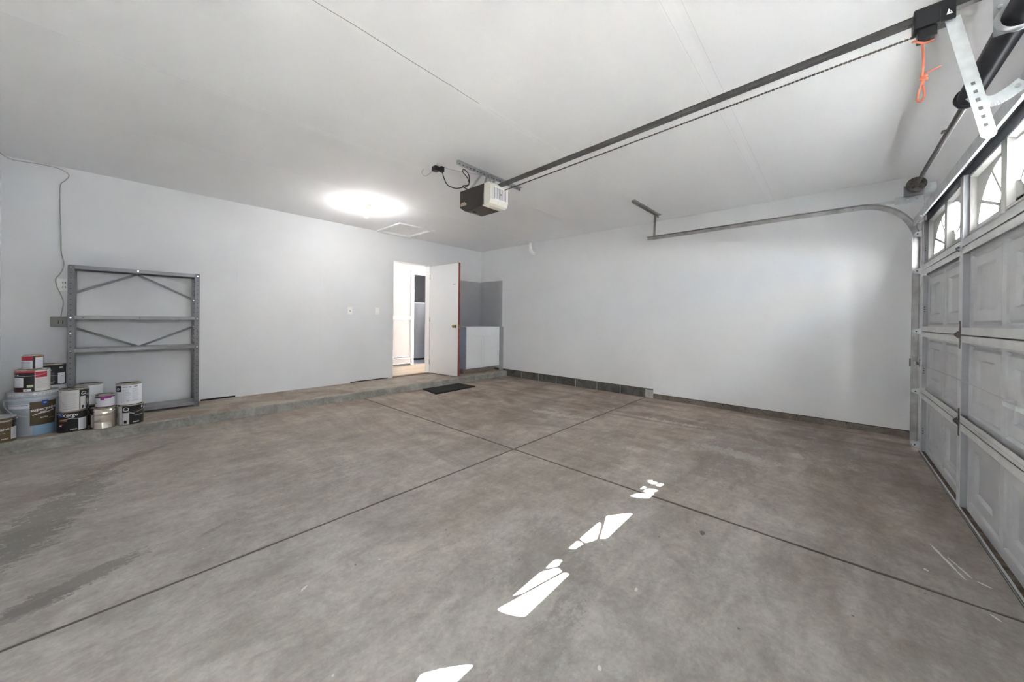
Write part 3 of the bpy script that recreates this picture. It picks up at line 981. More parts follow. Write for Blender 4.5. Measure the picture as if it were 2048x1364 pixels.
# ------------------------------------------------------------------ sink cabinet
CX0, CX1, CY0, CY1 = 4.355, XR - .008, 5.085, YH - .004
cab = empty('base_cabinet', (CX0, CY0, ZC), 'white base cabinet on the curb in the far corner', 'cabinet')
b = MB().mat(cab_white)
b.box(CX0 + .012, CX1, CY0 + .02, CY1, 0.195, 0.985)
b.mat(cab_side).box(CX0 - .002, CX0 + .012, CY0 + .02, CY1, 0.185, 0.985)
b.mat(mat('cabinet_top_edge', (0.55, 0.56, 0.58), 0.5)).box(CX0, CX1, CY0 + .02, CY1, 0.985, 0.992)
world_part(b, 'carcass', cab)
b = MB().mat(toe_wood).box(CX0 + .0, CX1 - .06, CY0 + .085, CY1, ZC, 0.195)
world_part(b, 'toe_kick', cab, 'brown wooden toe kick')
def shaker(x0, x1, z0, z1, name, flat=False):
    b = MB().mat(cab_white)
    y0 = CY0
    if flat:
        b.bbox(x0, x1, y0, y0 + .02, z0, z1, .003)
    else:
        r = .055
        b.box(x0, x1, y0 + .008, y0 + .02, z0, z1)
        b.box(x0, x0 + r, y0, y0 + .009, z0, z1)
        b.box(x1 - r, x1, y0, y0 + .009, z0, z1)
        b.box(x0 + r, x1 - r, y0, y0 + .009, z1 - r, z1)
        b.box(x0 + r, x1 - r, y0, y0 + .009, z0, z0 + r)
    return world_part(b, name, cab)
cx = (CX0 + CX1) / 2
shaker(CX0 + .004, CX1 - .004, 0.815, 0.985, 'drawer_front', True)
shaker(CX0 + .004, cx - .002, 0.195, 0.808, 'door')
shaker(cx + .002, CX1 - .004, 0.195, 0.808, 'door')

# ------------------------------------------------------------------ steel rack
RX0, RX1, RY0, RY1 = -0.334, 0.611, 5.378, 5.640
rk = empty('shelving_rack', ((RX0 + RX1) / 2, (RY0 + RY1) / 2, ZC), 'empty grey steel shelving rack standing against the wall behind the paint cans', 'shelving rack')
def post(x, sx, y, sy, ztop):
    b = MB().mat(rack_steel)
    w, t = .042, .0022
    b.box(x, x + sx * w, y, y + sy * t, ZC, ztop)
    b.box(x, x + sx * t, y, y + sy * w, ZC, ztop)
    b.mat(slot_dark)
    z = ZC + .06
    k = 0
    while z < ztop - .03:
        xc = x + sx * w * .45
        yf = y - .0004 if sy > 0 else y - t - .0004
        b.box(xc - .005, xc + .005, yf - .0003, yf + .0003, z - .004, z + .004)
        b.box(x + sx * (t + .0004) - .0003, x + sx * (t + .0004) + .0003, y + sy * w * .5 - .004, y + sy * w * .5 + .004, z - .004, z + .004)
        z += .0508
    world_part(b, 'post', rk)
ZT = 1.612
post(RX0, 1, RY0, 1, ZT - .010); post(RX1, -1, RY0, 1, ZT)
post(RX0, 1, RY1, -1, ZT - .010); post(RX1, -1, RY1, -1, ZT)
for zt in (1.608, 1.124, 0.803, 0.160):
    b = MB().mat(rack_shelf)
    xa, xb, ya, yb = RX0 + .004, RX1 - .004, RY0 + .004, RY1 - .004
    lip = .034
    dz = -.010 if zt > 1.5 else 0
    t = .0015
    b.box(xa, xb, ya, yb, zt - t, zt)
    b.box(xa, xb, ya, ya + t, zt - lip, zt)
    b.box(xa, xb, yb - t, yb, zt - lip, zt)
    b.box(xa, xa + t, ya, yb, zt - lip, zt)
    b.box(xb - t, xb, ya, yb, zt - lip, zt)
    b.box(xa, xb, ya, ya + .012, zt - lip - t, zt - lip)
    b.box(xa, xb, yb - .012, yb, zt - lip - t, zt - lip)
    if zt == 1.124:
        b.mat(slot_dark)
        for xh in (-.24, .14):
            b.disc((xh, ya - .0004, zt - .018), .005, (0, -1, 0), .0004)
    world_part(b, 'shelf', rk)
def brace(p0, p1):
    b = MB().mat(rack_steel)
    b.beam((p0[0], RY1 + .003, p0[1]), (p1[0], RY1 + .003, p1[1]), .003, .022, (0, 0, 1))
    b.beam((p0[0], RY1 - .004, p0[1] + .010), (p1[0], RY1 - .004, p1[1] + .010), .010, .002, (0, 0, 1))
    world_part(b, 'brace', rk)
brace((RX0 + .02, 1.345), (.125, 1.578)); brace((.125, 1.578), (RX1 - .02, 1.318))
brace((RX0 + .02, 1.003), (.140, 0.790)); brace((.140, 0.790), (RX1 - .02, 1.010))
for bx, by, bz in ([(RX0 + .019, RY0 - .001, z) for z in (1.585, 1.103, 0.955, 0.782, 0.140)] + [(RX1 - .019, RY0 - .001, z) for z in (1.585, 1.103, 0.955, 0.782, 0.140)]
                   + [(RX1 - .025, RY1 - .006, z) for z in (1.318, 1.010, 0.90)] + [(.125, RY0 + .003, 1.592)]):
    b = MB().mat(bolt_bright).disc((bx, by, bz), .007, (0, -1, 0), .003)
    world_part(b, 'bolt', rk, 'bright bolt head')

# ------------------------------------------------------------------ paint cans
def text_mesh(txt, size, bold=False):
    cu = bpy.data.curves.new('tmp_text', 'FONT')
    cu.body = txt
    cu.size = size
    cu.align_x = 'CENTER'; cu.align_y = 'CENTER'
    cu.resolution_u = 2
    if bold: cu.offset = size * 0.02
    o = bpy.data.objects.new('tmp_text', cu)
    COL.objects.link(o)
    dg = bpy.context.evaluated_depsgraph_get()
    me = o.evaluated_get(dg).to_mesh()
    vs = [v.co.copy() for v in me.vertices]
    fs = [list(p.vertices) for p in me.polygons]
    o.evaluated_get(dg).to_mesh_clear()
    bpy.data.objects.remove(o, do_unlink=True)
    bpy.data.curves.remove(cu)
    return vs, fs
def wrap_text(b, txt, size, r, a, z, m, slope=0.0):
    vs, fs = text_mesh(txt, size, True)
    b.mat(m)
    out = []
    for v in vs:
        t = math.radians(a) + v.x / r
        out.append((r * math.sin(t), -r * math.cos(t), z + v.y + v.x * slope))
    b.add(out, fs)
def arc_stroke(b, r, pts, w, m):
    """pts: (angle deg, z); a ribbon on the cylinder"""
    b.mat(m)
    P = bez([(p[0], p[1], 0) for p in pts], 8)
    vs = []
    for i, p in enumerate(P):
        q0, q1 = P[max(i - 1, 0)], P[min(i + 1, len(P) - 1)]
        dx, dz = math.radians(q1.x - q0.x) * r, q1.y - q0.y
        l = math.hypot(dx, dz) or 1
        nx, nz = -dz / l * w / 2, dx / l * w / 2
        for s_ in (1, -1):
            a = math.radians(p.x) + s_ * nx / r
            vs.append((r * math.sin(a), -r * math.cos(a), p.y + s_ * nz))
    b.add(vs, [(2 * i, 2 * i + 2, 2 * i + 3, 2 * i + 1) for i in range(len(P) - 1)])
def print_lines(b, r, a0, a1, z0, z1, n, m=None):
    b.mat(m or lbl_ink)
    for i in range(n):
        z = z1 - (z1 - z0) * (i + .5) / n
        e = a1 - (a1 - a0) * random.uniform(0, .25)
        b.patch(r, a0, e, z - .0012, z + .0012)
def can(x, y, z, r, h, label, body, group='paint cans on the curb', name='paint_can', handle=None, top=None, decals=None, ribs=None, lid_colour=None, turn=0.0):
    th = math.atan2(-x, y) + turn            # local -y looks at the camera
    e = empty(name, (x, y, z), label, 'paint can', group, rotz=th)
    b = MB().mat(body)
    if ribs:
        prof = [(r * .3, 0.0), (r * 1.01, 0.0), (r * 1.01, 0.006), (r, 0.008)]
        for zr in ribs:
            prof += [(r, zr - .005), (r * .988, zr), (r, zr + .005)]
        prof += [(r, h - .008)]
        b.mat(body).lathe(prof, n=40)
    else:
        b.mat(can_metal).lathe([(r * .3, 0.0), (r * 1.012, 0.0), (r * 1.012, 0.005), (r * .99, 0.0065)], n=40)
        b.mat(body).lathe([(r * .9, 0.006), (r, 0.006), (r, h - .009), (r * .9, h - .009)], n=40)
    b.mat(lid_colour or can_metal)
    b.lathe([(r * .9, h - .010), (r * 1.012, h - .010), (r * 1.015, h - .003), (r * 1.0, h), (r * .93, h), (r * .91, h - .006), (r * .86, h - .006)], n=40)
    b.build('body', e)
    b = MB().mat(lid_colour or can_metal)
    b.lathe([(r * .2, h - .008), (r * .90, h - .008), (r * .90, h - .002), (r * .87, h - .001), (r * .84, h - .005), (r * .2, h - .0045)], n=40)
    b.build('lid', e)
    if decals:
        b = MB()
        decals(b, r + .0006)
        b.build('label_wrap', e)
    if handle is not None:
        b = MB().mat(galv)
        zz = h * handle[0]
        pts = []
        for k in range(15):
            t = PI * k / 14
            pts.append((-math.cos(t) * (r + .006), -math.sin(t) * (r + .004) * handle[2] , zz - math.sin(t) * handle[1]))
        b.tube(pts, 0.0014, 6)
        b.tube([(-r - .008, 0, zz), (-r + .002, 0, zz)], .006, 8)
        b.tube([(r - .002, 0, zz), (r + .008, 0, zz)], .006, 8)
        ho = b.build('bail_handle', e)
        ho.rotation_euler = (0, 0, math.radians(handle[3]))
    return e
G = .19

def d_brown(b, r):
    b.mat(lbl_brown).patch(r, -75, 48, .006, .165)
    b.mat(lbl_black).patch(r + .0003, 49, 78, .10, .185)
    b.mat(lbl_white).patch(r + .0005, 42, 78, .022, .118)
    print_lines(b, r + .0008, 44, 74, .03, .112, 9)
    wrap_text(b, 'superpaint', .030, r + .0006, -10, .108, txt_white)
    arc_stroke(b, r + .0006, [(-70, .082), (-30, .072), (20, .078)], .002, lbl_cream)
    wrap_text(b, 'PAINT', .013, r + .0006, 20, .030, txt_white)
    b.mat(lid_grey).patch(r + .0004, -75, 40, .165, .176)
can(-0.647, 4.962, ZC, .081, .205, 'brown-labelled paint can at the left end of the curb', lbl_brown, decals=d_brown, handle=(.86, .0, 1.0, 12), lid_colour=lid_grey)

def bucket(x, y, r, h, label, full):
    th = math.atan2(-x, y)
    e = empty('plastic_bucket', (x, y, ZC), label, 'bucket', 'plastic buckets on the curb', rotz=th)
    b = MB().mat(bucket_plastic)
    b.lathe([(r * .3, 0), (r * .90, 0), (r * .92, .004), (r * .985, h - .075), (r * 1.0, h - .072), (r * 1.0, h - .062), (r * .99, h - .060), (r * 1.0, h - .03), (r * .6, h - .03)], n=48)
    b.build('body', e)
    b = MB().mat(bucket_lid)
    b.lathe([(r * .3, h - .035), (r * 1.02, h - .045), (r * 1.03, h - .040), (r * 1.03, h - .022), (r * 1.01, h - .020), (r * 1.01, h - .004), (r * .99, h), (r * .93, h), (r * .91, h - .008), (r * .3, h - .008)], n=48)
    if full:
        for k in range(26):
            a = -85 + 170 * k / 25
            b.patch(r * 1.035, a, a + 3.5, h - .040, h - .024, 1)
        b.mat(txt_white)
        for k in range(30):
            a = random.uniform(-70, 70)
            b.patch(r * 1.034, a, a + random.uniform(1, 4), h - random.uniform(.018, .036), h - random.uniform(.006, .016), 1)
    b.build('lid', e)
    if full:
        b = MB()
        q = r * 0.985
        R = lambda z: r * (.92 + .065 * z / (h - .075)) + .0008
        def cp(m, a0, a1, z0, z1, lift=0):
            b.mat(m)
            n = 12
            vs = []
            for i in range(n + 1):
                a = math.radians(a0 + (a1 - a0) * i / n)
                for z in (z0, z1):
                    rr = R(z) + lift
                    vs.append((rr * math.sin(a), -rr * math.cos(a), z))
            b.add(vs, [(2 * i, 2 * i + 2, 2 * i + 3, 2 * i + 1) for i in range(n)])
        cp(lbl_brown, -8, 58, .085, .285)
        cp(lbl_white, -66, -9, .235, .272)
        cp(slot_dark, -60, -12, .262, .266, .0004)
        cp(mat('bucket_blue_band', (0.30, 0.46, 0.62), .4), -2, 64, .0, .085)
        cp(lbl_blue, 18, 33, .252, .292, .0006)
        wrap_text(b, 'W', .018, R(.27) + .001, 25.5, .272, txt_white)
        wrap_text(b, 'superpaint', .036, R(.22) + .0012, 25, .222, txt_white, .10)
        arc_stroke(b, R(.18) + .0012, [(-2, .172), (15, .186), (30, .188), (50, .205)], .006, txt_white)
        cp(lbl_cream, 14, 30, .186, .200, .001)
        wrap_text(b, 'SATIN', .016, R(.14) + .0014, 24, .146, txt_white)
        wrap_text(b, '5 GALLON', .008, R(.11) + .0014, 45, .135, lbl_cream)
        b.build('label_wrap', e)
        b = MB().mat(wire_white)
        pts = []
        for k in range(17):
            t = PI * k / 16
            pts.append((-math.cos(t) * (r + .010), -math.sin(t) * (r + .016), h - .075 - math.sin(t) * .13))
        b.tube(pts[:8], .003, 6)
        b.tube([(-r - .012, 0, h - .075), (-r, 0, h - .075)], .010, 8)
        b.build('bail_handle', e)
    return e
bucket(-0.500, 5.150, .140, .372, 'large translucent blue-white plastic bucket with brown label, at the left', True)
bucket(-0.486, 5.446, .143, .378, 'grey-lidded plastic bucket behind the labelled bucket, by the wall', False)

def d_red(b, r):
    b.mat(lbl_maroon).patch(r, -88, -5, .006, .181)
    b.mat(lbl_black).patch(r + .0002, -28, 6, .02, .16)
    b.mat(lbl_black).patch(r + .0003, -78, -34, .128, .160)
    b.mat(lbl_red).patch(r + .0002, -85, 8, .166, .181)
    b.mat(lbl_white).patch(r + .0004, -74, -30, .045, .125)
    b.mat(lbl_cream).patch(r + .0002, 6, 88, .006, .184)
    b.mat(lbl_red).patch(r + .0005, 8, 52, .122, .170)
    print_lines(b, r + .0007, 10, 56, .03, .11, 9)
    print_lines(b, r + .0007, -72, -34, .05, .12, 7)
    b.mat(lbl_green).patch(r + .0006, -18, 2, .042, .062)
    b.mat(lbl_white).patch(r + .0006, -30, -4, .008, .030)
    b.mat(lbl_ink).patch(r + .0008, -24, -18, .012, .026)
    b.mat(txt_white).patch(r + .0007, -55, -49, .140, .150)
ZB1 = ZC + .372
can(-0.500, 5.095, ZB1, .093, .190, 'dark red and white paint can standing on the labelled bucket', lbl_maroon, decals=d_red, handle=(.88, .03, 1.0, -20), group='paint cans stacked on the buckets')
def d_quart(b, r):
    b.mat(lbl_red).patch(r, -88, 2, .075, .112)
    b.mat(lbl_white).patch(r, -88, 0, .006, .076)
    b.mat(lbl_black).patch(r + .0002, 0, 14, .006, .112)
    b.mat(lbl_white).patch(r + .0003, 15, 72, .010, .100)
    b.mat(lbl_orange).patch(r + .0002, 14, 84, .100, .112)
    b.mat(lbl_maroon).patch(r + .0002, 72, 84, .006, .112)
    print_lines(b, r + .0006, 20, 66, .02, .09, 6)
    print_lines(b, r + .0006, -80, -6, .012, .068, 5)
can(-0.500, 5.085, ZB1 + .190, .056, .120, 'small red and white quart can on top of the dark red can', lbl_white, decals=d_quart, group='paint cans stacked on the buckets')
def d_blackbk(b, r):
    b.mat(lbl_black).patch(r, -88, 60, .006, .182)
    b.mat(lbl_white).patch(r + .0004, 24, 62, .012, .110)
    print_lines(b, r + .0007, 26, 60, .02, .105, 10)
    b.mat(mat('label_dark_grey', (0.05, 0.05, 0.05), .4)).patch(r + .0003, -12, 10, .04, .12)
    wrap_text(b, 'ml', .024, r + .0006, 38, .160, txt_white)
    wrap_text(b, 'PAINT', .012, r + .0006, 0, .030, txt_white)
    b.mat(txt_white).patch(r + .0006, -8, 8, .016, .019)
can(-0.424, 5.415, ZC + .378, .083, .192, 'black paint can standing on the grey bucket lid behind', lbl_black, decals=d_blackbk, handle=(.5, .02, 1.0, 75), group='paint cans stacked on the buckets')

def d7(b, r):
    b.mat(lbl_black).patch(r, -88, 88, .006, .182)
    b.mat(lbl_blue).patch(r + .0004, -64, -40, .140, .180)
    wrap_text(b, 'W', .016, r + .0007, -52, .163, txt_white)
    wrap_text(b, 'Verge', .038, r + .0007, -10, .157, txt_white)
    arc_stroke(b, r + .0006, [(-52, .112), (-20, .122), (8, .135)], .004, lbl_cream)
    b.mat(lbl_orange).patch(r + .0003, -56, -20, .100, .122)
    b.mat(lbl_white).patch(r + .0005, 22, 62, .018, .120)
    print_lines(b, r + .0008, 26, 56, .03, .112, 8)
    b.mat(lbl_red).patch(r + .0005, -48, -36, .072, .082)
    b.mat(txt_white).patch(r + .0006, -54, -42, .060, .072)
    wrap_text(b, 'PAINT', .014, r + .0006, 4, .030, txt_white)
can(-0.277, 4.998, ZC, .087, .188, 'black paint can with blue square, beneath the cream and black can', lbl_black, decals=d7, handle=(.9, .05, 1.0, 30))
def d6(b, r):
    b.mat(lbl_cream).patch(r, -88, 20, .006, .182)
    b.mat(lbl_black).patch(r, 20, 88, .006, .182)
    b.mat(mat('label_vrule', (0.4, 0.39, 0.38), .5)).patch(r + .0003, -44, -43, .02, .17)
    print_lines(b, r + .0005, -40, 14, .02, .165, 15)
    arc_stroke(b, r + .0006, [(28, .150), (36, .165), (48, .160), (46, .144), (32, .142), (28, .150)], .004, txt_white)
    arc_stroke(b, r + .0006, [(40, .150), (58, .135), (80, .130)], .003, txt_white)
    b.mat(lbl_cream).patch(r + .0005, 24, 48, .012, .125)
    b.mat(lbl_black).patch(r + .0007, 30, 40, .020, .045)
    b.mat(txt_white).patch(r + .0005, 56, 60, .06, .10)
    b.mat(slot_dark).patch(r + .0006, -62, -57, .170, .178)
can(-0.268, 4.980, ZC + .188, .084, .195, 'cream and black paint can stacked beside the labelled bucket', lbl_cream, decals=d6, handle=(.9, .17, 1.0, 10))
def d8b(b, r):
    b.mat(lbl_black).patch(r, -88, 88, .006, .182)
can(-0.190, 5.215, ZC, .084, .190, 'black paint can at the back, beneath the plain white can', lbl_black, decals=d8b)
def d8(b, r):
    b.mat(lbl_white).patch(r, -88, 88, .006, .182)
    print_lines(b, r + .0005, 0, 60, .02, .12, 6, mat('label_faint', (0.6, 0.62, 0.68), .5))
can(-0.190, 5.215, ZC + .190, .084, .192, 'plain white paint can at the back on a black can', lbl_white, decals=d8, handle=(.85, .12, 1.0, 60))
def d10(b, r):
    b.mat(mat('can_tan_band', (0.50, 0.42, 0.33), .35, .5)).patch(r, -50, -16, .012, .176)
    b.patch(r, 10, 50, .012, .176)
can(-0.096, 4.968, ZC, .081, .188, 'bare silver paint can beneath the small purple-labelled can', can_silver, ribs=[.06, .12], handle=(.85, .03, 1.0, -35))
def d9(b, r):
    b.mat(mat('can_dark_band', (0.10, 0.09, 0.08), .4)).patch(r, -88, 88, .088, .104)
    b.mat(lbl_white).patch(r + .0003, -88, 88, .008, .088)
    b.mat(lbl_purple).patch(r + .0005, -28, 48, .080, .102)
    b.patch(r + .0005, -28, -4, .066, .082)
    b.mat(lbl_ink).patch(r + .0006, -75, -55, .035, .045)
    print_lines(b, r + .0006, -20, 50, .02, .06, 4, mat('label_faint', (0.6, 0.62, 0.68), .5))
    b.mat(lbl_purple).patch(r + .0004, -88, 88, .006, .009)
    arc_stroke(b, r + .0008, [(40, .082), (55, .092)], .008, txt_white)
can(-0.088, 4.972, ZC + .188, .059, .118, 'small can with purple and white label on the silver can', lbl_white, decals=d9)
def d12(b, r):
    b.mat(lbl_cream).patch(r, -88, -42, .006, .182)
    b.mat(lbl_black).patch(r, -42, 88, .006, .182)
    arc_stroke(b, r + .0006, [(-36, .150), (-26, .166), (-12, .158), (-14, .138), (-30, .136), (-36, .150)], .006, txt_white)
    b.mat(lbl_cream).patch(r + .0005, -40, -8, .010, .118)
    b.mat(lbl_black).patch(r + .0007, -32, -18, .018, .045)
    arc_stroke(b, r + .0006, [(-12, .130), (8, .108), (30, .092), (60, .092)], .004, lbl_cream)
    wrap_text(b, 'Color', .032, r + .0006, 38, .128, lbl_brown)
    wrap_text(b, 'PAINT', .016, r + .0006, 24, .026, txt_white)
    b.mat(txt_white).patch(r + .0006, 52, 60, .15, .172)
can(0.076, 4.968, ZC, .084, .188, 'black and white paint can, bottom of the right-hand stack', lbl_black, decals=d12, handle=(.8, .04, 1.0, -15))
def d11(b, r):
    b.mat(lbl_white).patch(r, -88, 88, .006, .182)
    b.mat(lbl_black).patch(r + .0003, -70, -36, .125, .182)
    arc_stroke(b, r + .0006, [(-60, .142), (-54, .162), (-46, .150), (-58, .140)], .004, txt_white)
    b.mat(slot_dark).patch(r + .0004, -34, -33, .01, .175)
    b.mat(slot_dark).patch(r + .0005, -28, -4, .166, .172).patch(r + .0005, -1, 10, .166, .172).patch(r + .0005, 22, 40, .168, .174)
    print_lines(b, r + .0005, -28, 8, .03, .158, 12)
    print_lines(b, r + .0005, 14, 48, .03, .158, 12)
can(0.062, 4.985, ZC + .188, .085, .198, 'white-labelled paint can, top of the right-hand stack', lbl_white, decals=d11, handle=(.2, .0, 1.0, 85))

# ------------------------------------------------------------------ garage door opener
RXC = 2.25
op = empty('garage_door_opener', (2.23, 2.40, H), 'ceiling-hung garage door opener with dark housing and long steel rail', 'garage door opener')
b = MB().mat(brown_plastic)
hx0, hx1, hy0, hy1, hz0, hz1 = 2.12, 2.34, 2.26, 2.585, 2.125, 2.315
b.prism([(hy0, hz0 + .012), (hy0 + .03, hz0), (hy1 - .06, hz0), (hy1, hz0 + .04), (hy1, hz1), (hy0, hz1)], 0, hx0, hx1)
b.mat(brown_under).prism([(hy0 + .02, hz0 - .004), (hy1 - .09, hz0 - .004), (hy1 - .09, hz0), (hy0 + .02, hz0)], 0, hx0 + .01, hx1 - .01)
b.mat(black_plastic).tube([(2.19, 2.46, hz0 + .01), (2.19, 2.46, hz0 - .014)], .014, 14)
housing = world_part(b, 'motor_housing', op)
b = MB().mat(mat('badge_tan', (0.52, 0.40, 0.30), .4)).box(hx0 - .002, hx0, hy1 - .09, hy1 - .012, hz0 + .048, hz0 + .072)
b.box(hx0 - .002, hx0, hy1 - .07, hy1 - .02, hz0 + .072, hz0 + .082)
world_part(b, 'badge', housing, 'small tan badge')
b = MB().mat(cream_plastic)
prof = [(hy0, hz1), (2.195, hz1), (2.182, hz1 - .02), (2.180, hz0 + .045), (2.195, hz0 + .010), (2.22, hz0 - .002), (hy0 + .02, hz0 - .002)]
b.prism(prof, 0, hx0 + .0, hx1)
b.mat(lens_grille).box(hx0 + .03, hx1 - .012, 2.176, 2.181, hz0 + .045, hz1 - .03)
b.mat(mat('vent_shadow', (0.18, 0.18, 0.19), .6))
for k in range(11):
    x = hx0 + .045 + k * .014
    b.box(x, x + .004, 2.174, 2.177, hz0 + .055, hz1 - .04)
b.mat(slot_dark).disc((2.24, 2.175, hz0 + .10), .006, (0, -1, 0), .002)
world_part(b, 'light_lens', op, 'cream slatted light cover')
b = MB().mat(rail_steel)
def rail_pt(t):
    y = 2.42 + (-.62 - 2.42) * t
    z = 2.295 + (2.412 - 2.295) * t
    return (RXC, y, z)
p0, p1 = rail_pt(0.06), rail_pt(1)
b.beam(p0, p1, .030, .004)
b.beam((p0[0] - .013, p0[1], p0[2] + .011), (p1[0] - .013, p1[1], p1[2] + .011), .003, .020)
b.beam((p0[0] + .013, p0[1], p0[2] + .011), (p1[0] + .013, p1[1], p1[2] + .011), .003, .020)
b.beam((p0[0], p0[1], p0[2] + .022), (p1[0], p1[1], p1[2] + .022), .036, .003)
world_part(b, 'rail', op, 'long dark steel rail')
b = MB().mat(old_steel)
c0_, c1_ = Vector((RXC + .004, 2.14, 2.262)), Vector((RXC + .004, -.25, 2.345))
n = 150
for k in range(n):
    a = c0_.lerp(c1_, k / n); e_ = c0_.lerp(c1_, (k + .72) / n)
    if k % 2: b.beam(a, e_, .004, .008)
    else: b.beam(a, e_, .008, .005)
b.beam(c0_, c1_, .003, .003)
world_part(b, 'drive_chain', op, 'thin dark drive chain')
b = MB().mat(black_plastic)
ty0, ty1 = -.352, -.240
tz = 2.385
b.bbox(RXC - .035, RXC + .035, ty0, ty1, tz - .030, tz + .050, .006)
b.bbox(RXC - .022, RXC + .022, ty0 + .045, ty1 - .012, tz - .075, tz - .028, .005)
b.bbox(RXC - .040, RXC - .030, ty0 + .0, ty0 + .04, tz - .040, tz + .03, .003)
b.mat(txt_white)
b.add([(RXC - .0405, ty0 + .020, tz + .002), (RXC - .0405, ty0 + .008, tz - .020), (RXC - .0405, ty0 + .026, tz - .020), (RXC - .0405, ty0 + .017, tz - .014), (RXC - .0405, ty0 + .013, tz - .014), (RXC - .0405, ty0 + .018, tz - .005)], [(0, 1, 4, 5), (1, 2, 3, 4), (2, 0, 5, 3)])
trolley = world_part(b, 'trolley', op, 'black plastic trolley')
b = MB().mat(red_cord)
kx, ky = RXC, -.268
b.tube(bez([(kx - .02, ky + .03, tz - .072), (kx, ky, tz - .060), (kx + .01, ky - .035, tz - .070), (kx, ky - .01, tz - .082), (kx - .02, ky + .02, tz - .076)], 5), .0042, 6)
b.tube(bez([(kx, ky, tz - .075), (kx, ky - .004, tz - .15), (kx, ky - .002, 2.17), (kx, ky - .004, 2.135)], 5), .0042, 6)
b.tube(bez([(kx, ky - .004, 2.17), (kx - .004, ky - .028, 2.178), (kx - .004, ky - .052, 2.184)], 5), .003, 6)
b.tube(bez([(kx, ky - .016, 2.165), (kx, ky + .004, 2.158), (kx, ky - .014, 2.150), (kx, ky + .002, 2.170)], 5), .005, 6)
b.tube(bez([(kx, ky - .002, 2.145), (kx, ky + .006, 2.11), (kx, ky + .012, 2.075), (kx, ky + .002, 2.062), (kx, ky - .008, 2.085), (kx, ky - .004, 2.13)], 5), .0038, 6)
world_part(b, 'pull_cord', trolley, 'knotted orange release cord')
# door arm: straight slotted bar and curved bar
b = MB().mat(galv_lite)
a0, a1 = Vector((RXC - .02, -.345, tz - .030)), Vector((RXC - .02, -.437, 1.862))
d = (a1 - a0).normalized()
b.beam(a0, a1, .004, .040, (0, 1, 0))
b.prism([(a1.y + .0205 * math.cos(2 * PI * k / 20), a1.z + .0205 * math.sin(2 * PI * k / 20)) for k in range(20)], 0, a1.x - .0024, a1.x + .0024)
b.mat(mat('punched_hole', (0.16, 0.17, 0.16), .6))
L = (a1 - a0).length
for s_ in (.58, .65, .72, .79, .86, .93):
    c_ = a0 + d * L * s_
    b.beam(c_ + Vector((-.0025, 0, 0)) - d * .006, c_ + Vector((-.0025, 0, 0)) + d * .006, .0012, .010, (0, 1, 0))
world_part(b, 'straight_arm', op, 'pale galvanised slotted arm')
b = MB().mat(galv_lite)
cv = bez([(RXC - .012, -.398, 2.03), (RXC - .006, -.425, 1.995), (RXC - .004, -.455, 1.990), (RXC - .002, -.488, 2.008), (RXC, -.520, 2.035)], 6)
for q0, q1 in zip(cv[:-1], cv[1:]):
    b.beam(q0, q1 + (q1 - q0) * .08, .004, .042)
b.bbox(RXC - .03, RXC + .05, -.558, -.524, 2.0, 2.085, .004)
b.mat(bolt_bright).disc((RXC - .004, -.505, 2.022), .007, (-1, 0, 0), .006)
world_part(b, 'curved_arm', op, 'pale curved arm bolted to the door')
# header bracket
b = MB().mat(galv).bbox(RXC - .03, RXC + .03, YF + .001, YF + .06, 2.395, 2.465, .003)
world_part(b, 'header_bracket', op)
# ceiling angle and straps
b = MB().mat(galv)
b.box(2.075, 2.975, 2.585, 2.588, H - .034, H)
b.box(2.075, 2.975, 2.560, 2.588, H - .003, H)
b.mat(slot_dark)
for k in range(20):
    x = 2.10 + k * .045
    b.box(x, x + .018, 2.5842, 2.5848, H - .022, H - .014)
b.mat(galv)
for xa, xb in ((2.40, 2.16), (2.46, 2.31)):
    b.beam((xa, 2.578, H - .01), (xb, 2.50, hz1 + .004), .020, .003, (0, 1, 0))
b.beam((2.50, 2.578, H - .01), (2.33, 2.40, hz1 + .004), .022, .003, (0, 1, 0))
b.beam((2.58, 2.578, H - .02), (2.34, 2.50, hz1 + .006), .022, .003, (0, 1, 0))
b.box(2.14, 2.33, 2.49, 2.51, hz1, hz1 + .010)
b.box(2.14, 2.33, 2.33, 2.35, hz1, hz1 + .010)
world_part(b, 'hanger_bracket', op, 'perforated galvanised ceiling angle with straps')
b = MB().mat(black_plastic)
oc = Vector((2.03, 2.80, H - .045))
b.tube(bez([(2.055, 2.775, H - .055), (2.065, 2.765, H - .11), (2.075, 2.72, H - .19), (2.10, 2.64, H - .235), (2.13, 2.58, H - .235), (2.19, 2.55, H - .20), (2.20, 2.56, H - .10), (2.165, 2.59, H - .05), (2.155, 2.59, H - .08), (2.19, 2.565, H - .13), (2.185, 2.54, H - .20), (2.13, 2.56, H - .225), (2.16, 2.52, H - .26), (2.19, 2.48, hz1)], 7), .0045, 6)
world_part(b, 'power_cord', op, 'looped black power cord')
b = MB().mat(wire_grey)
b.tube(bez([(2.16, 2.50, hz0), (2.17, 2.46, hz0 - .02), (2.19, 2.40, hz0 - .045)], 5), .002, 5)
world_part(b, 'antenna_wire', op)
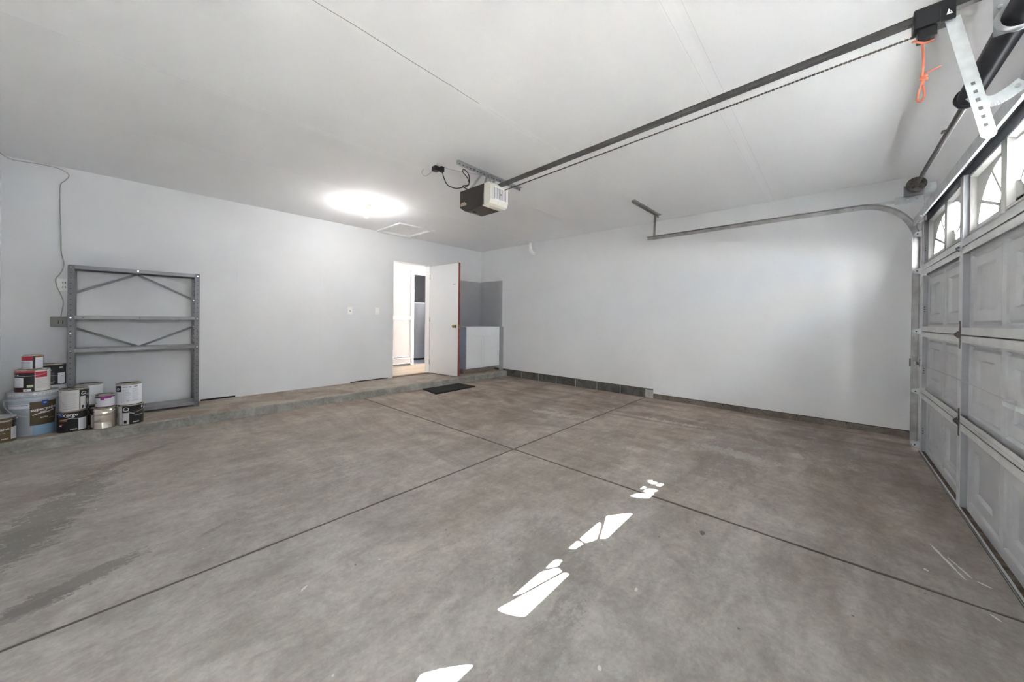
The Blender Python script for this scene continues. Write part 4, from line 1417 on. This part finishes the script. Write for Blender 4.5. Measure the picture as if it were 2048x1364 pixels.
# ceiling receptacle
co = empty('ceiling_outlet', (2.03, 2.80, H), 'ceiling power outlet with black plugs beside the opener', 'outlet')
b = MB().mat(plate_white).bbox(1.985, 2.075, 2.765, 2.875, H - .012, H, .003)
world_part(b, 'cover_plate', co)
b = MB().mat(black_plastic)
b.bbox(1.985, 2.040, 2.79, 2.85, H - .055, H - .010, .006)
b.bbox(2.035, 2.070, 2.76, 2.80, H - .062, H - .010, .006)
world_part(b, 'plug', co, 'black plug adapters')
b = MB().mat(wire_grey)
b.tube(bez([(1.995, 2.85, H - .045), (1.97, 2.88, H - .085), (1.955, 2.93, H - .085), (1.955, 2.965, H - .04), (1.975, 2.965, H - .004)], 6), .002, 5)
world_part(b, 'loop_wire', co)
b = MB().mat(wire_white)
b.tube([(2.04, 2.80, H - .004), (2.2, 2.76, H - .004), (2.5, 2.62, H - .004), (2.75, 2.60, H - .004)], .003, 6)
world_part(b, 'surface_cable', co)

# ------------------------------------------------------------------ torsion shaft
SY, SZ = -.530, 2.345
ts = empty('torsion_spring_shaft', (2.6, SY, SZ), 'torsion spring and shaft on the wall above the garage door', 'torsion spring')
b = MB().mat(old_steel).tube([(2.05, SY, SZ), (4.74, SY, SZ)], .0135, 14)
b.bbox(3.46, 3.50, SY + .012, SY + .030, SZ - .006, SZ + .004, .002)
world_part(b, 'shaft', ts, 'rusty brown steel shaft')
b = MB().mat(black_metal)
# close-wound coil: a ribbed sleeve
prof = []
n = 150
xa, xb = 2.06, 3.03
for k in range(n + 1):
    x = xa + (xb - xa) * k / n
    prof.append((.0435 + (.0012 if k % 2 else -.0012), x))
b.lathe([(.02, xa - .001)] + prof + [(.02, xb + .001)], (0, SY, SZ), axis=0, n=28)
b.mat(black_metal).lathe([(.02, 3.03), (.054, 3.032), (.054, 3.050), (.036, 3.075), (.033, 3.11), (.018, 3.112)], (0, SY, SZ), axis=0, n=24)
world_part(b, 'spring', ts, 'black coil spring')
b = MB().mat(galv)
b.box(2.36, 2.363, YF + .001, SY + .06, SZ - .055, SZ + .20)
b.bbox(2.30, 2.42, YF + .001, YF + .007, SZ - .07, SZ + .22, .002)
b.lathe([(.03, 2.350), (.060, 2.350), (.060, 2.362), (.03, 2.362)], (0, SY, SZ), axis=0, n=24)
b.mat(bolt_bright).disc((2.358, SY + .03, SZ + .10), .008, (-1, 0, 0), .01)
b.disc((2.358, SY + .045, SZ + .055), .007, (-1, 0, 0), .01)
world_part(b, 'anchor_bracket', ts, 'galvanised centre bracket')
b = MB().mat(old_steel)
b.lathe([(.016, 4.62), (.058, 4.620), (.062, 4.625), (.062, 4.632), (.052, 4.636), (.048, 4.660), (.052, 4.676), (.056, 4.680), (.056, 4.684), (.016, 4.684)], (0, SY, SZ), axis=0, n=36)
b.mat(slot_dark)
for k in range(5):
    a = 2 * PI * k / 5 + .3
    b.disc((4.6195, SY + .034 * math.cos(a), SZ + .034 * math.sin(a)), .011, (-1, 0, 0), .0012, 8)
b.mat(old_steel).tube([(4.585, SY, SZ), (4.63, SY, SZ)], .023, 16)
world_part(b, 'cable_drum', ts, 'dark grooved cable drum')
b = MB().mat(galv)
b.box(4.735, 4.739, YF + .001, SY + .065, SZ - .075, SZ + .025)
b.box(4.735, 4.739, YF + .001, SY + .12, 2.215, SZ - .065)
b.mat(bolt_bright).disc((4.734, SY + .04, 2.245), .007, (-1, 0, 0), .006).disc((4.734, SY - .015, 2.245), .007, (-1, 0, 0), .006)
world_part(b, 'end_bearing_bracket', ts)
b = MB().mat(wire_grey)
b.tube([(4.655, SY - .048, SZ), (4.745, -.600, 1.0), (4.755, -.605, .09)], .0018, 5)
world_part(b, 'lift_cable', ts)

# ------------------------------------------------------------------ door track (right-hand side)
TX, TY, TZ = 4.815, -.555, 2.252
tr = empty('garage_door_track', (TX, TY, 0), 'steel roller track rising beside the garage door and curving along the ceiling', 'door track')
def sweep(b, path, prof):
    """path points (y, z) in the plane x = TX; prof (a along x, n along path normal)"""
    n = len(prof); m = len(path)
    vs = []
    for i, (y, z) in enumerate(path):
        q0, q1 = path[max(i - 1, 0)], path[min(i + 1, m - 1)]
        d = Vector((q1[0] - q0[0], q1[1] - q0[1])).normalized()
        nn = Vector((-d.y, d.x))
        for a, c in prof:
            vs.append((TX + a, y + nn.x * c, z + nn.y * c))
    fs = []
    for i in range(m - 1):
        for k in range(n):
            fs.append((i * n + k, i * n + (k + 1) % n, (i + 1) * n + (k + 1) % n, (i + 1) * n + k))
    fs += [list(range(n))[::-1], [(m - 1) * n + k for k in range(n)]]
    b.add(vs, fs)
U = [(-.016, -.026), (.016, -.020), (.016, .020), (-.016, .026), (-.016, .023), (.012, .018), (.012, -.018), (-.016, -.023)]
R_ = .37
path = [(TY, 0.03), (TY, 1.0), (TY, TZ - R_)]
path += [(TY + R_ - R_ * math.cos(t), TZ - R_ + R_ * math.sin(t)) for t in [PI / 2 * k / 18 for k in range(1, 19)]]
b = MB().mat(track_steel)
sweep(b, path[:3], U)
world_part(b, 'vertical_track', tr)
b = MB().mat(track_steel)
b.smooth = False
sweep(b, path[2:], U)
world_part(b, 'curved_track', tr)
b = MB().mat(track_steel)
sweep(b, [(TY + R_, TZ), (1.885, TZ + .002)], U)
b.mat(bolt_bright).disc((TX - .0, -.08, TZ + .0), .006, (-1, 0, 0), .020).disc((TX, -.14, TZ), .006, (-1, 0, 0), .020).disc((TX, .28, TZ - .012), .005, (-1, 0, 0), .020)
world_part(b, 'horizontal_track', tr)
b = MB().mat(galv)
b.box(TX + .016, TX + .019, -.60, -.20, TZ + .000, TZ + .026)
b.box(TX + .016, TX + .040, -.60, -.20, TZ + .024, TZ + .027)
world_part(b, 'track_brace', tr)
b = MB().mat(track_steel)
b.box(TX + .058, TX + .062, YF, -.548, 0.0, 2.05)
b.box(TX + .02, TX + .062, YF + .015, YF + .019, 0.0, 2.05)
world_part(b, 'wall_angle', tr, 'long wall angle bracket')
b = MB().mat(track_steel)
b.box(TX + .0, TX + .15, 1.795 - .0, 1.799, H - .004, H)
b.beam((4.14, 1.808, H - .018), (4.97, 1.790, H - .018), .003, .036)
b.beam((4.14, 1.790, H - .002), (4.97, 1.772, H - .002), .036, .003)
b.beam((TX + .020, 1.785, H - .010), (TX + .020, 1.80, TZ + .01), .003, .032, (0, 1, 0))
b.beam((TX + .004, 1.79, H - .010), (TX + .018, 1.785, TZ + .012), .018, .003, (0, 1, 0))
b.mat(bolt_bright).disc((4.60, 1.796, H - .018), .006, (0, -1, 0), .004).disc((TX + .018, 1.79, H - .03), .006, (-1, 0, 0), .006)
world_part(b, 'ceiling_hanger', tr, 'perforated angle hanger bolted to the ceiling')
b = MB().mat(old_steel)
b.box(4.70, 4.98, -.572, -.556, .772, .790)
b.box(4.86, 4.885, -.60, -.53, .745, .815)
b.mat(galv).box(4.74, 4.84, -.5545, -.5515, .765, .797)
world_part(b, 'lock_bolt', tr, 'sliding lock bolt through the track')

# ------------------------------------------------------------------ garage door
gd = empty('door_2', (2.25, -.60, 0.0), 'white four-section overhead garage door with arched window inserts', 'garage door', kind='structure')
YI, YS = -.583, -.613           # inner face of stiles, door skin
DX1, DX0 = 4.770, -.215
stile_x = [(4.700, 4.770), (3.430, 3.500), (2.200, 2.270), (.960, 1.030), (-.215, -.145)]
secs = [(0.010, .529), (.534, 1.063), (1.069, 1.598), (1.603, 2.135)]
def ring(b, x0, x1, z0, z1, y0, x0b, x1b, z0b, z1b, y1):
    """sloped rectangular ring between an outer rectangle at y0 and an inner one at y1"""
    o = [(x0, y0, z0), (x1, y0, z0), (x1, y0, z1), (x0, y0, z1), (x0b, y1, z0b), (x1b, y1, z0b), (x1b, y1, z1b), (x0b, y1, z1b)]
    b.add(o, [(i, (i + 1) % 4, 4 + (i + 1) % 4, 4 + i) for i in range(4)])
def emboss(b, x0, x1, z0, z1, rects):
    """skin rectangle with embossed rings; rects share the z range; holes filled ring by ring"""
    cur = x0
    b.mat(gd_skin)
    for (a0, a1, c0, c1) in rects:
        b.add([(cur, YS, z0), (a0, YS, z0), (a0, YS, z1), (cur, YS, z1)], [(0, 1, 2, 3)])
        b.add([(a0, YS, z0), (a1, YS, z0), (a1, YS, c0), (a0, YS, c0)], [(0, 1, 2, 3)])
        b.add([(a0, YS, c1), (a1, YS, c1), (a1, YS, z1), (a0, YS, z1)], [(0, 1, 2, 3)])
        # outer moulding: step in, flat, step back
        e = .012
        y2 = YS - .014
        ring(b, a0, a1, c0, c1, YS, a0 + e, a1 - e, c0 + e, c1 - e, y2)
        ring(b, a0 + e, a1 - e, c0 + e, c1 - e, y2, a0 + .028, a1 - .028, c0 + .024, c1 - .024, YS - .003)
        i0, i1, j0, j1 = a0 + .115, a1 - .095, c0 + .082, c1 - .075
        ring(b, a0 + .028, a1 - .028, c0 + .024, c1 - .024, YS - .003, i0, i1, j0, j1, YS - .003)
        ring(b, i0, i1, j0, j1, YS - .003, i0 + .012, i1 - .012, j0 + .012, j1 - .012, YS - .018)
        k0, k1, l0, l1 = i0 + .012, i1 - .012, j0 + .012, j1 - .012
        b.add([(k0, YS - .018, l0), (k1, YS - .018, l0), (k1, YS - .018, l1), (k0, YS - .018, l1)], [(0, 1, 2, 3)])
        cur = a1
    b.add([(cur, YS, z0), (x1, YS, z0), (x1, YS, z1), (cur, YS, z1)], [(0, 1, 2, 3)])
bays = [(2.270, 3.430), (3.500, 4.700), (1.030, 2.200), (-.145, .960)]
def bay_cols(x0, x1):
    m = (x0 + x1) / 2
    return [(x0 + .015, m - .028), (m + .028, x1 - .030)]
# window frames: (x0, x1, hub side)
wins = [(4.035, 4.630, -1), (3.520, 3.990, 1), (2.862, 3.410, -1), (2.290, 2.815, 1), (1.640, 2.165, -1), (1.055, 1.590, 1), (.440, .935, -1), (-.125, .390, 1)]
WZ0, WZ1 = 1.668, 2.026
hinge_xs = [3.465, 2.235, .995]
RH = .043
for si, (z0, z1) in enumerate(secs):
    sec = empty_part = bpy.data.objects.new('door_section', None)
    COL.objects.link(sec); sec.parent = gd
    sec.location = (0, 0, z0)
    # skin
    b = MB()
    if si < 3:
        for x0, x1 in bays:
            emboss(b, x0, x1, z0, z1, [(a, c, z0 + .058, z1 - .058) for a, c in sorted(bay_cols(x0, x1))])
        for x0, x1 in stile_x:
            b.mat(gd_skin).add([(x0, YS, z0), (x1, YS, z0), (x1, YS, z1), (x0, YS, z1)], [(0, 1, 2, 3)])
        b.mat(gd_skin).box(DX0, DX1, YS - .032, YS - .030, z0 - .003, z1 + .004)
    else:
        b.mat(gd_skin)
        xs = DX0
        for x0, x1, hs in sorted(wins):
            b.box(xs, x0 + .02, YS - .03, YS, z0, z1)
            xs = x1 - .02
        b.box(xs, DX1, YS - .03, YS, z0, z1)
        b.box(DX0, DX1, YS - .03, YS, z0, WZ0 + .004)
        b.box(DX0, DX1, YS - .03, YS, WZ1 - .02, z1)
    world_part(b, 'panel_skin', sec)
    # rails along the top and bottom edge
    b = MB()
    if si: b.mat(slot_dark).box(DX0, DX1, YI - .012, YI - .009, z0 - .008, z0 + .002)
    t = .0025
    if si < 3:
        b.mat(gd_rail).box(DX0, DX1, YI - t, YI, z1 - RH, z1)
        b.mat(gd_rail).box(DX0, DX1, YS, YI, z1 - t, z1)
    if si > 0:
        b.mat(gd_rail).box(DX0, DX1, YI - t, YI, z0, z0 + RH)
        b.mat(gd_dirty if si == 1 else gd_rail).box(DX0, DX1, YS, YI, z0 + .018, z0 + .020)
    if si == 0:
        b.mat(wood_dirty).box(DX0, DX1, YS - .002, YI - .004, z0, z0 + .004)
        b.mat(gd_rail).box(DX0, DX1, YI - .005, YI, z0 - .004, z0 + .012)
    if si == 3:
        b.mat(gd_top).box(DX0, DX1, YS, YI, z1 - .004, z1)
        b.mat(gd_top).box(DX0, DX1, YS, YS + .003, z1 - .100, z1)
    world_part(b, 'rail', sec)
    for k, (x0, x1) in enumerate(stile_x):
        b = MB()
        za, zb_ = (z0 + RH if si else z0 + .012), (z1 - RH if si < 3 else z1 - .100)
        b.mat(gd_rail).box(x0, x1, YI - t, YI + .0005, za, zb_)
        b.mat(gd_web).box(x0, x0 + t, YS, YI - t, za, zb_)
        b.box(x1 - t, x1, YS, YI - t, za, zb_)
        b.mat(slot_dark)
        if k == 0:
            for dz in (.17, .19, .21):
                b.disc((x0 - .0002, YS + .018, z0 + dz), .004, (-1, 0, 0), .001)
        world_part(b, 'stile', sec)
    if si == 0:
        b = MB().mat(rubber).prism([(YI + .002, 0.012), (YI + .005, 0.0), (YS - .02, 0.0), (YS - .025, .01)], 0, DX0, DX1)
        b.mat(mat('astragal_grey', (0.24, 0.22, 0.215), .6)).box(DX0, DX1, YI, YI + .004, -.002 + .003, .011)
        world_part(b, 'bottom_seal', sec, 'dark rubber seal')
    if si == 1:
        b = MB().mat(galv_lite)
        b.bbox(2.39, 2.53, -.556, -.542, .784, .806, .003)
        b.bbox(2.50, 2.545, -.575, -.548, .780, .809, .003)
        b.tube([(2.235, YS, .795), (2.235, -.545, .795)], .010, 12)
        b.bbox(2.20, 2.40, -.556, -.544, .786, .804, .003)
        world_part(b, 'lock_handle', sec, 'grey lock handle bar')
        b = MB().mat(wire_grey)
        b.tube(bez([(4.79, -.566, .785), (4.45, -.567, .783), (3.4, -.566, .800), (2.56, -.560, .803)], 6), .0025, 6)
        b.tube(bez([(4.60, -.575, .86), (4.72, -.572, .845), (4.80, -.57, .80)], 6), .002, 6)
        world_part(b, 'lock_cable', sec, 'thin grey lock cable')
    if si == 3:
        for x0, x1, hs in wins:
            fr = MB().mat(gd_frame)
            y0, y1 = YS, YS + .010
            w = .034
            def bar(xa, xb, za, zb_): fr.box(xa, xb, y0 - .028, y1, za, zb_)
            # bevelled picture frame
            X0, X1, Z0, Z1 = x0 + w, x1 - w, WZ0 + w * .8, WZ1 - w * .8
            ring(fr, x0, x1, WZ0, WZ1, y0, x0 + .004, x1 - .004, WZ0 + .004, WZ1 - .004, y1)
            ring(fr, x0 + .004, x1 - .004, WZ0 + .004, WZ1 - .004, y1, x0 + .016, x1 - .016, WZ0 + .014, WZ1 - .014, y1)
            ring(fr, x0 + .016, x1 - .016, WZ0 + .014, WZ1 - .014, y1, X0, X1, Z0, Z1, y0 - .012)
            yi0, yi1 = y0 - .020, y0 - .012
            hx = X0 if hs < 0 else X1            # hub corner
            sg = 1 if hs < 0 else -1             # direction from hub into the window
            wx, wz = X1 - X0, Z1 - Z0
            # spandrel beyond the arc
            na = 14
            arc = [(hx + sg * wx * .93 * math.cos(t_), Z0 + wz * .96 * math.sin(t_)) for t_ in [PI / 2 * k / na for k in range(na + 1)]]
            far = hx + sg * wx
            for (ax, az), (bx, bz) in zip(arc[:-1], arc[1:]):
                # strip from the arc out to the frame corner
                ta = [(ax, az), (bx, bz), (far if bz < Z0 + wz * .66 else bx + (far - bx) * .0 + 0, bz if bz < Z0 + wz * .66 else Z1)]
                fr.prism([(ax, az), (bx, bz), (far, Z1)], 1, yi0, yi1)
            fr.prism([(arc[0][0], Z0), (far, Z0), (far, Z1)], 1, yi0, yi1)
            fr.prism([(arc[-1][0], arc[-1][1]), (hx, Z1), (far, Z1)], 1, yi0, yi1)
            fr.box(X0, X1, yi0, yi1, WZ0 + .003, Z0 + .018)  # bottom bar added to keep direct sun off the sill bevel
            # hub quarter disc
            hub = [(hx, Z0)] + [(hx + sg * wx * .26 * math.cos(t_), Z0 + wz * .34 * math.sin(t_)) for t_ in [PI / 2 * k / 8 for k in range(9)]]
            fr.prism(hub, 1, yi0, yi1)
            for t_ in (math.radians(28), math.radians(60)):
                pA = Vector((hx + sg * wx * .2 * math.cos(t_), (yi0 + yi1) / 2, Z0 + wz * .3 * math.sin(t_)))
                pB = Vector((hx + sg * wx * .95 * math.cos(t_), (yi0 + yi1) / 2, Z0 + wz * .98 * math.sin(t_)))
                fr.beam(pA, pB, .008, .018, (0, 0, 1))
            # sill at the foot of the frame
            fo = world_part(fr, 'window_frame', sec)
            p = MB().mat(glass).box(x0 + .022, x1 - .022, YS - .0235, YS - .0215, WZ0 + .022, WZ1 - .022)
            world_part(p, 'window_pane', sec)
        # lateral strut
        b = MB().mat(galv)
        zs0, zs1 = 2.006, 2.082
        b.prism([(YI + .052, zs0), (YI + .048, zs1), (YI, zs1), (YI, zs1 + .02), (YI - .003, zs1 + .02), (YI - .003, zs1 - .003), (YI + .045, zs1 - .003), (YI + .049, zs0 + .004), (YI + .040, zs0 + .004), (YI + .040, zs0)], 0, DX0 + .02, DX1 - .005)
        b.mat(gd_top).box(DX0 + .02, DX1 - .02, YS + .003, YI - .003, zs1 + .010, zs1 + .02)
        world_part(b, 'strut', sec, 'bright galvanised stiffening strut')
for zi, z in enumerate((.532, 1.066, 1.600)):
    for x in hinge_xs:
        b = MB().mat(galv if zi == 2 else old_steel)
        b.box(x - .020, x + .006, YI, YI + .003, z - .085, z + .085)
        b.prism([(YI + .003, z - .024), (YI + .020, z - .006), (YI + .020, z + .006), (YI + .003, z + .024)], 0, x - .020, x - .017)
        b.prism([(YI + .003, z - .024), (YI + .020, z - .006), (YI + .020, z + .006), (YI + .003, z + .024)], 0, x + .017, x + .020)
        b.mat(old_steel).tube([(x - .024, YI + .014, z), (x + .024, YI + .014, z)], .006, 10)
        world_part(b, 'hinge', gd)
rollers = [(.532, YI), (1.066, YI), (1.600, YI), (1.93, YI), (.06, YI)]
for z, yb in rollers:
    b = MB().mat(galv_lite)
    b.box(4.735, 4.775, YI, YI + .003, z - .05, z + .05)
    b.prism([(YI + .003, z - .03), (YI + .045, z - .006), (YI + .045, z + .012), (YI + .003, z + .03)], 0, 4.772, 4.775)
    b.prism([(YI + .003, z - .03), (YI + .045, z - .006), (YI + .045, z + .012), (YI + .003, z + .03)], 0, 4.738, 4.741)
    b.mat(old_steel).tube([(4.73, YI + .030, z), (TX, YI + .030, z)], .0055, 8)
    b.mat(galv).tube([(TX - .008, YI + .030, z), (TX + .006, YI + .030, z)], .020, 16)
    world_part(b, 'roller', gd)
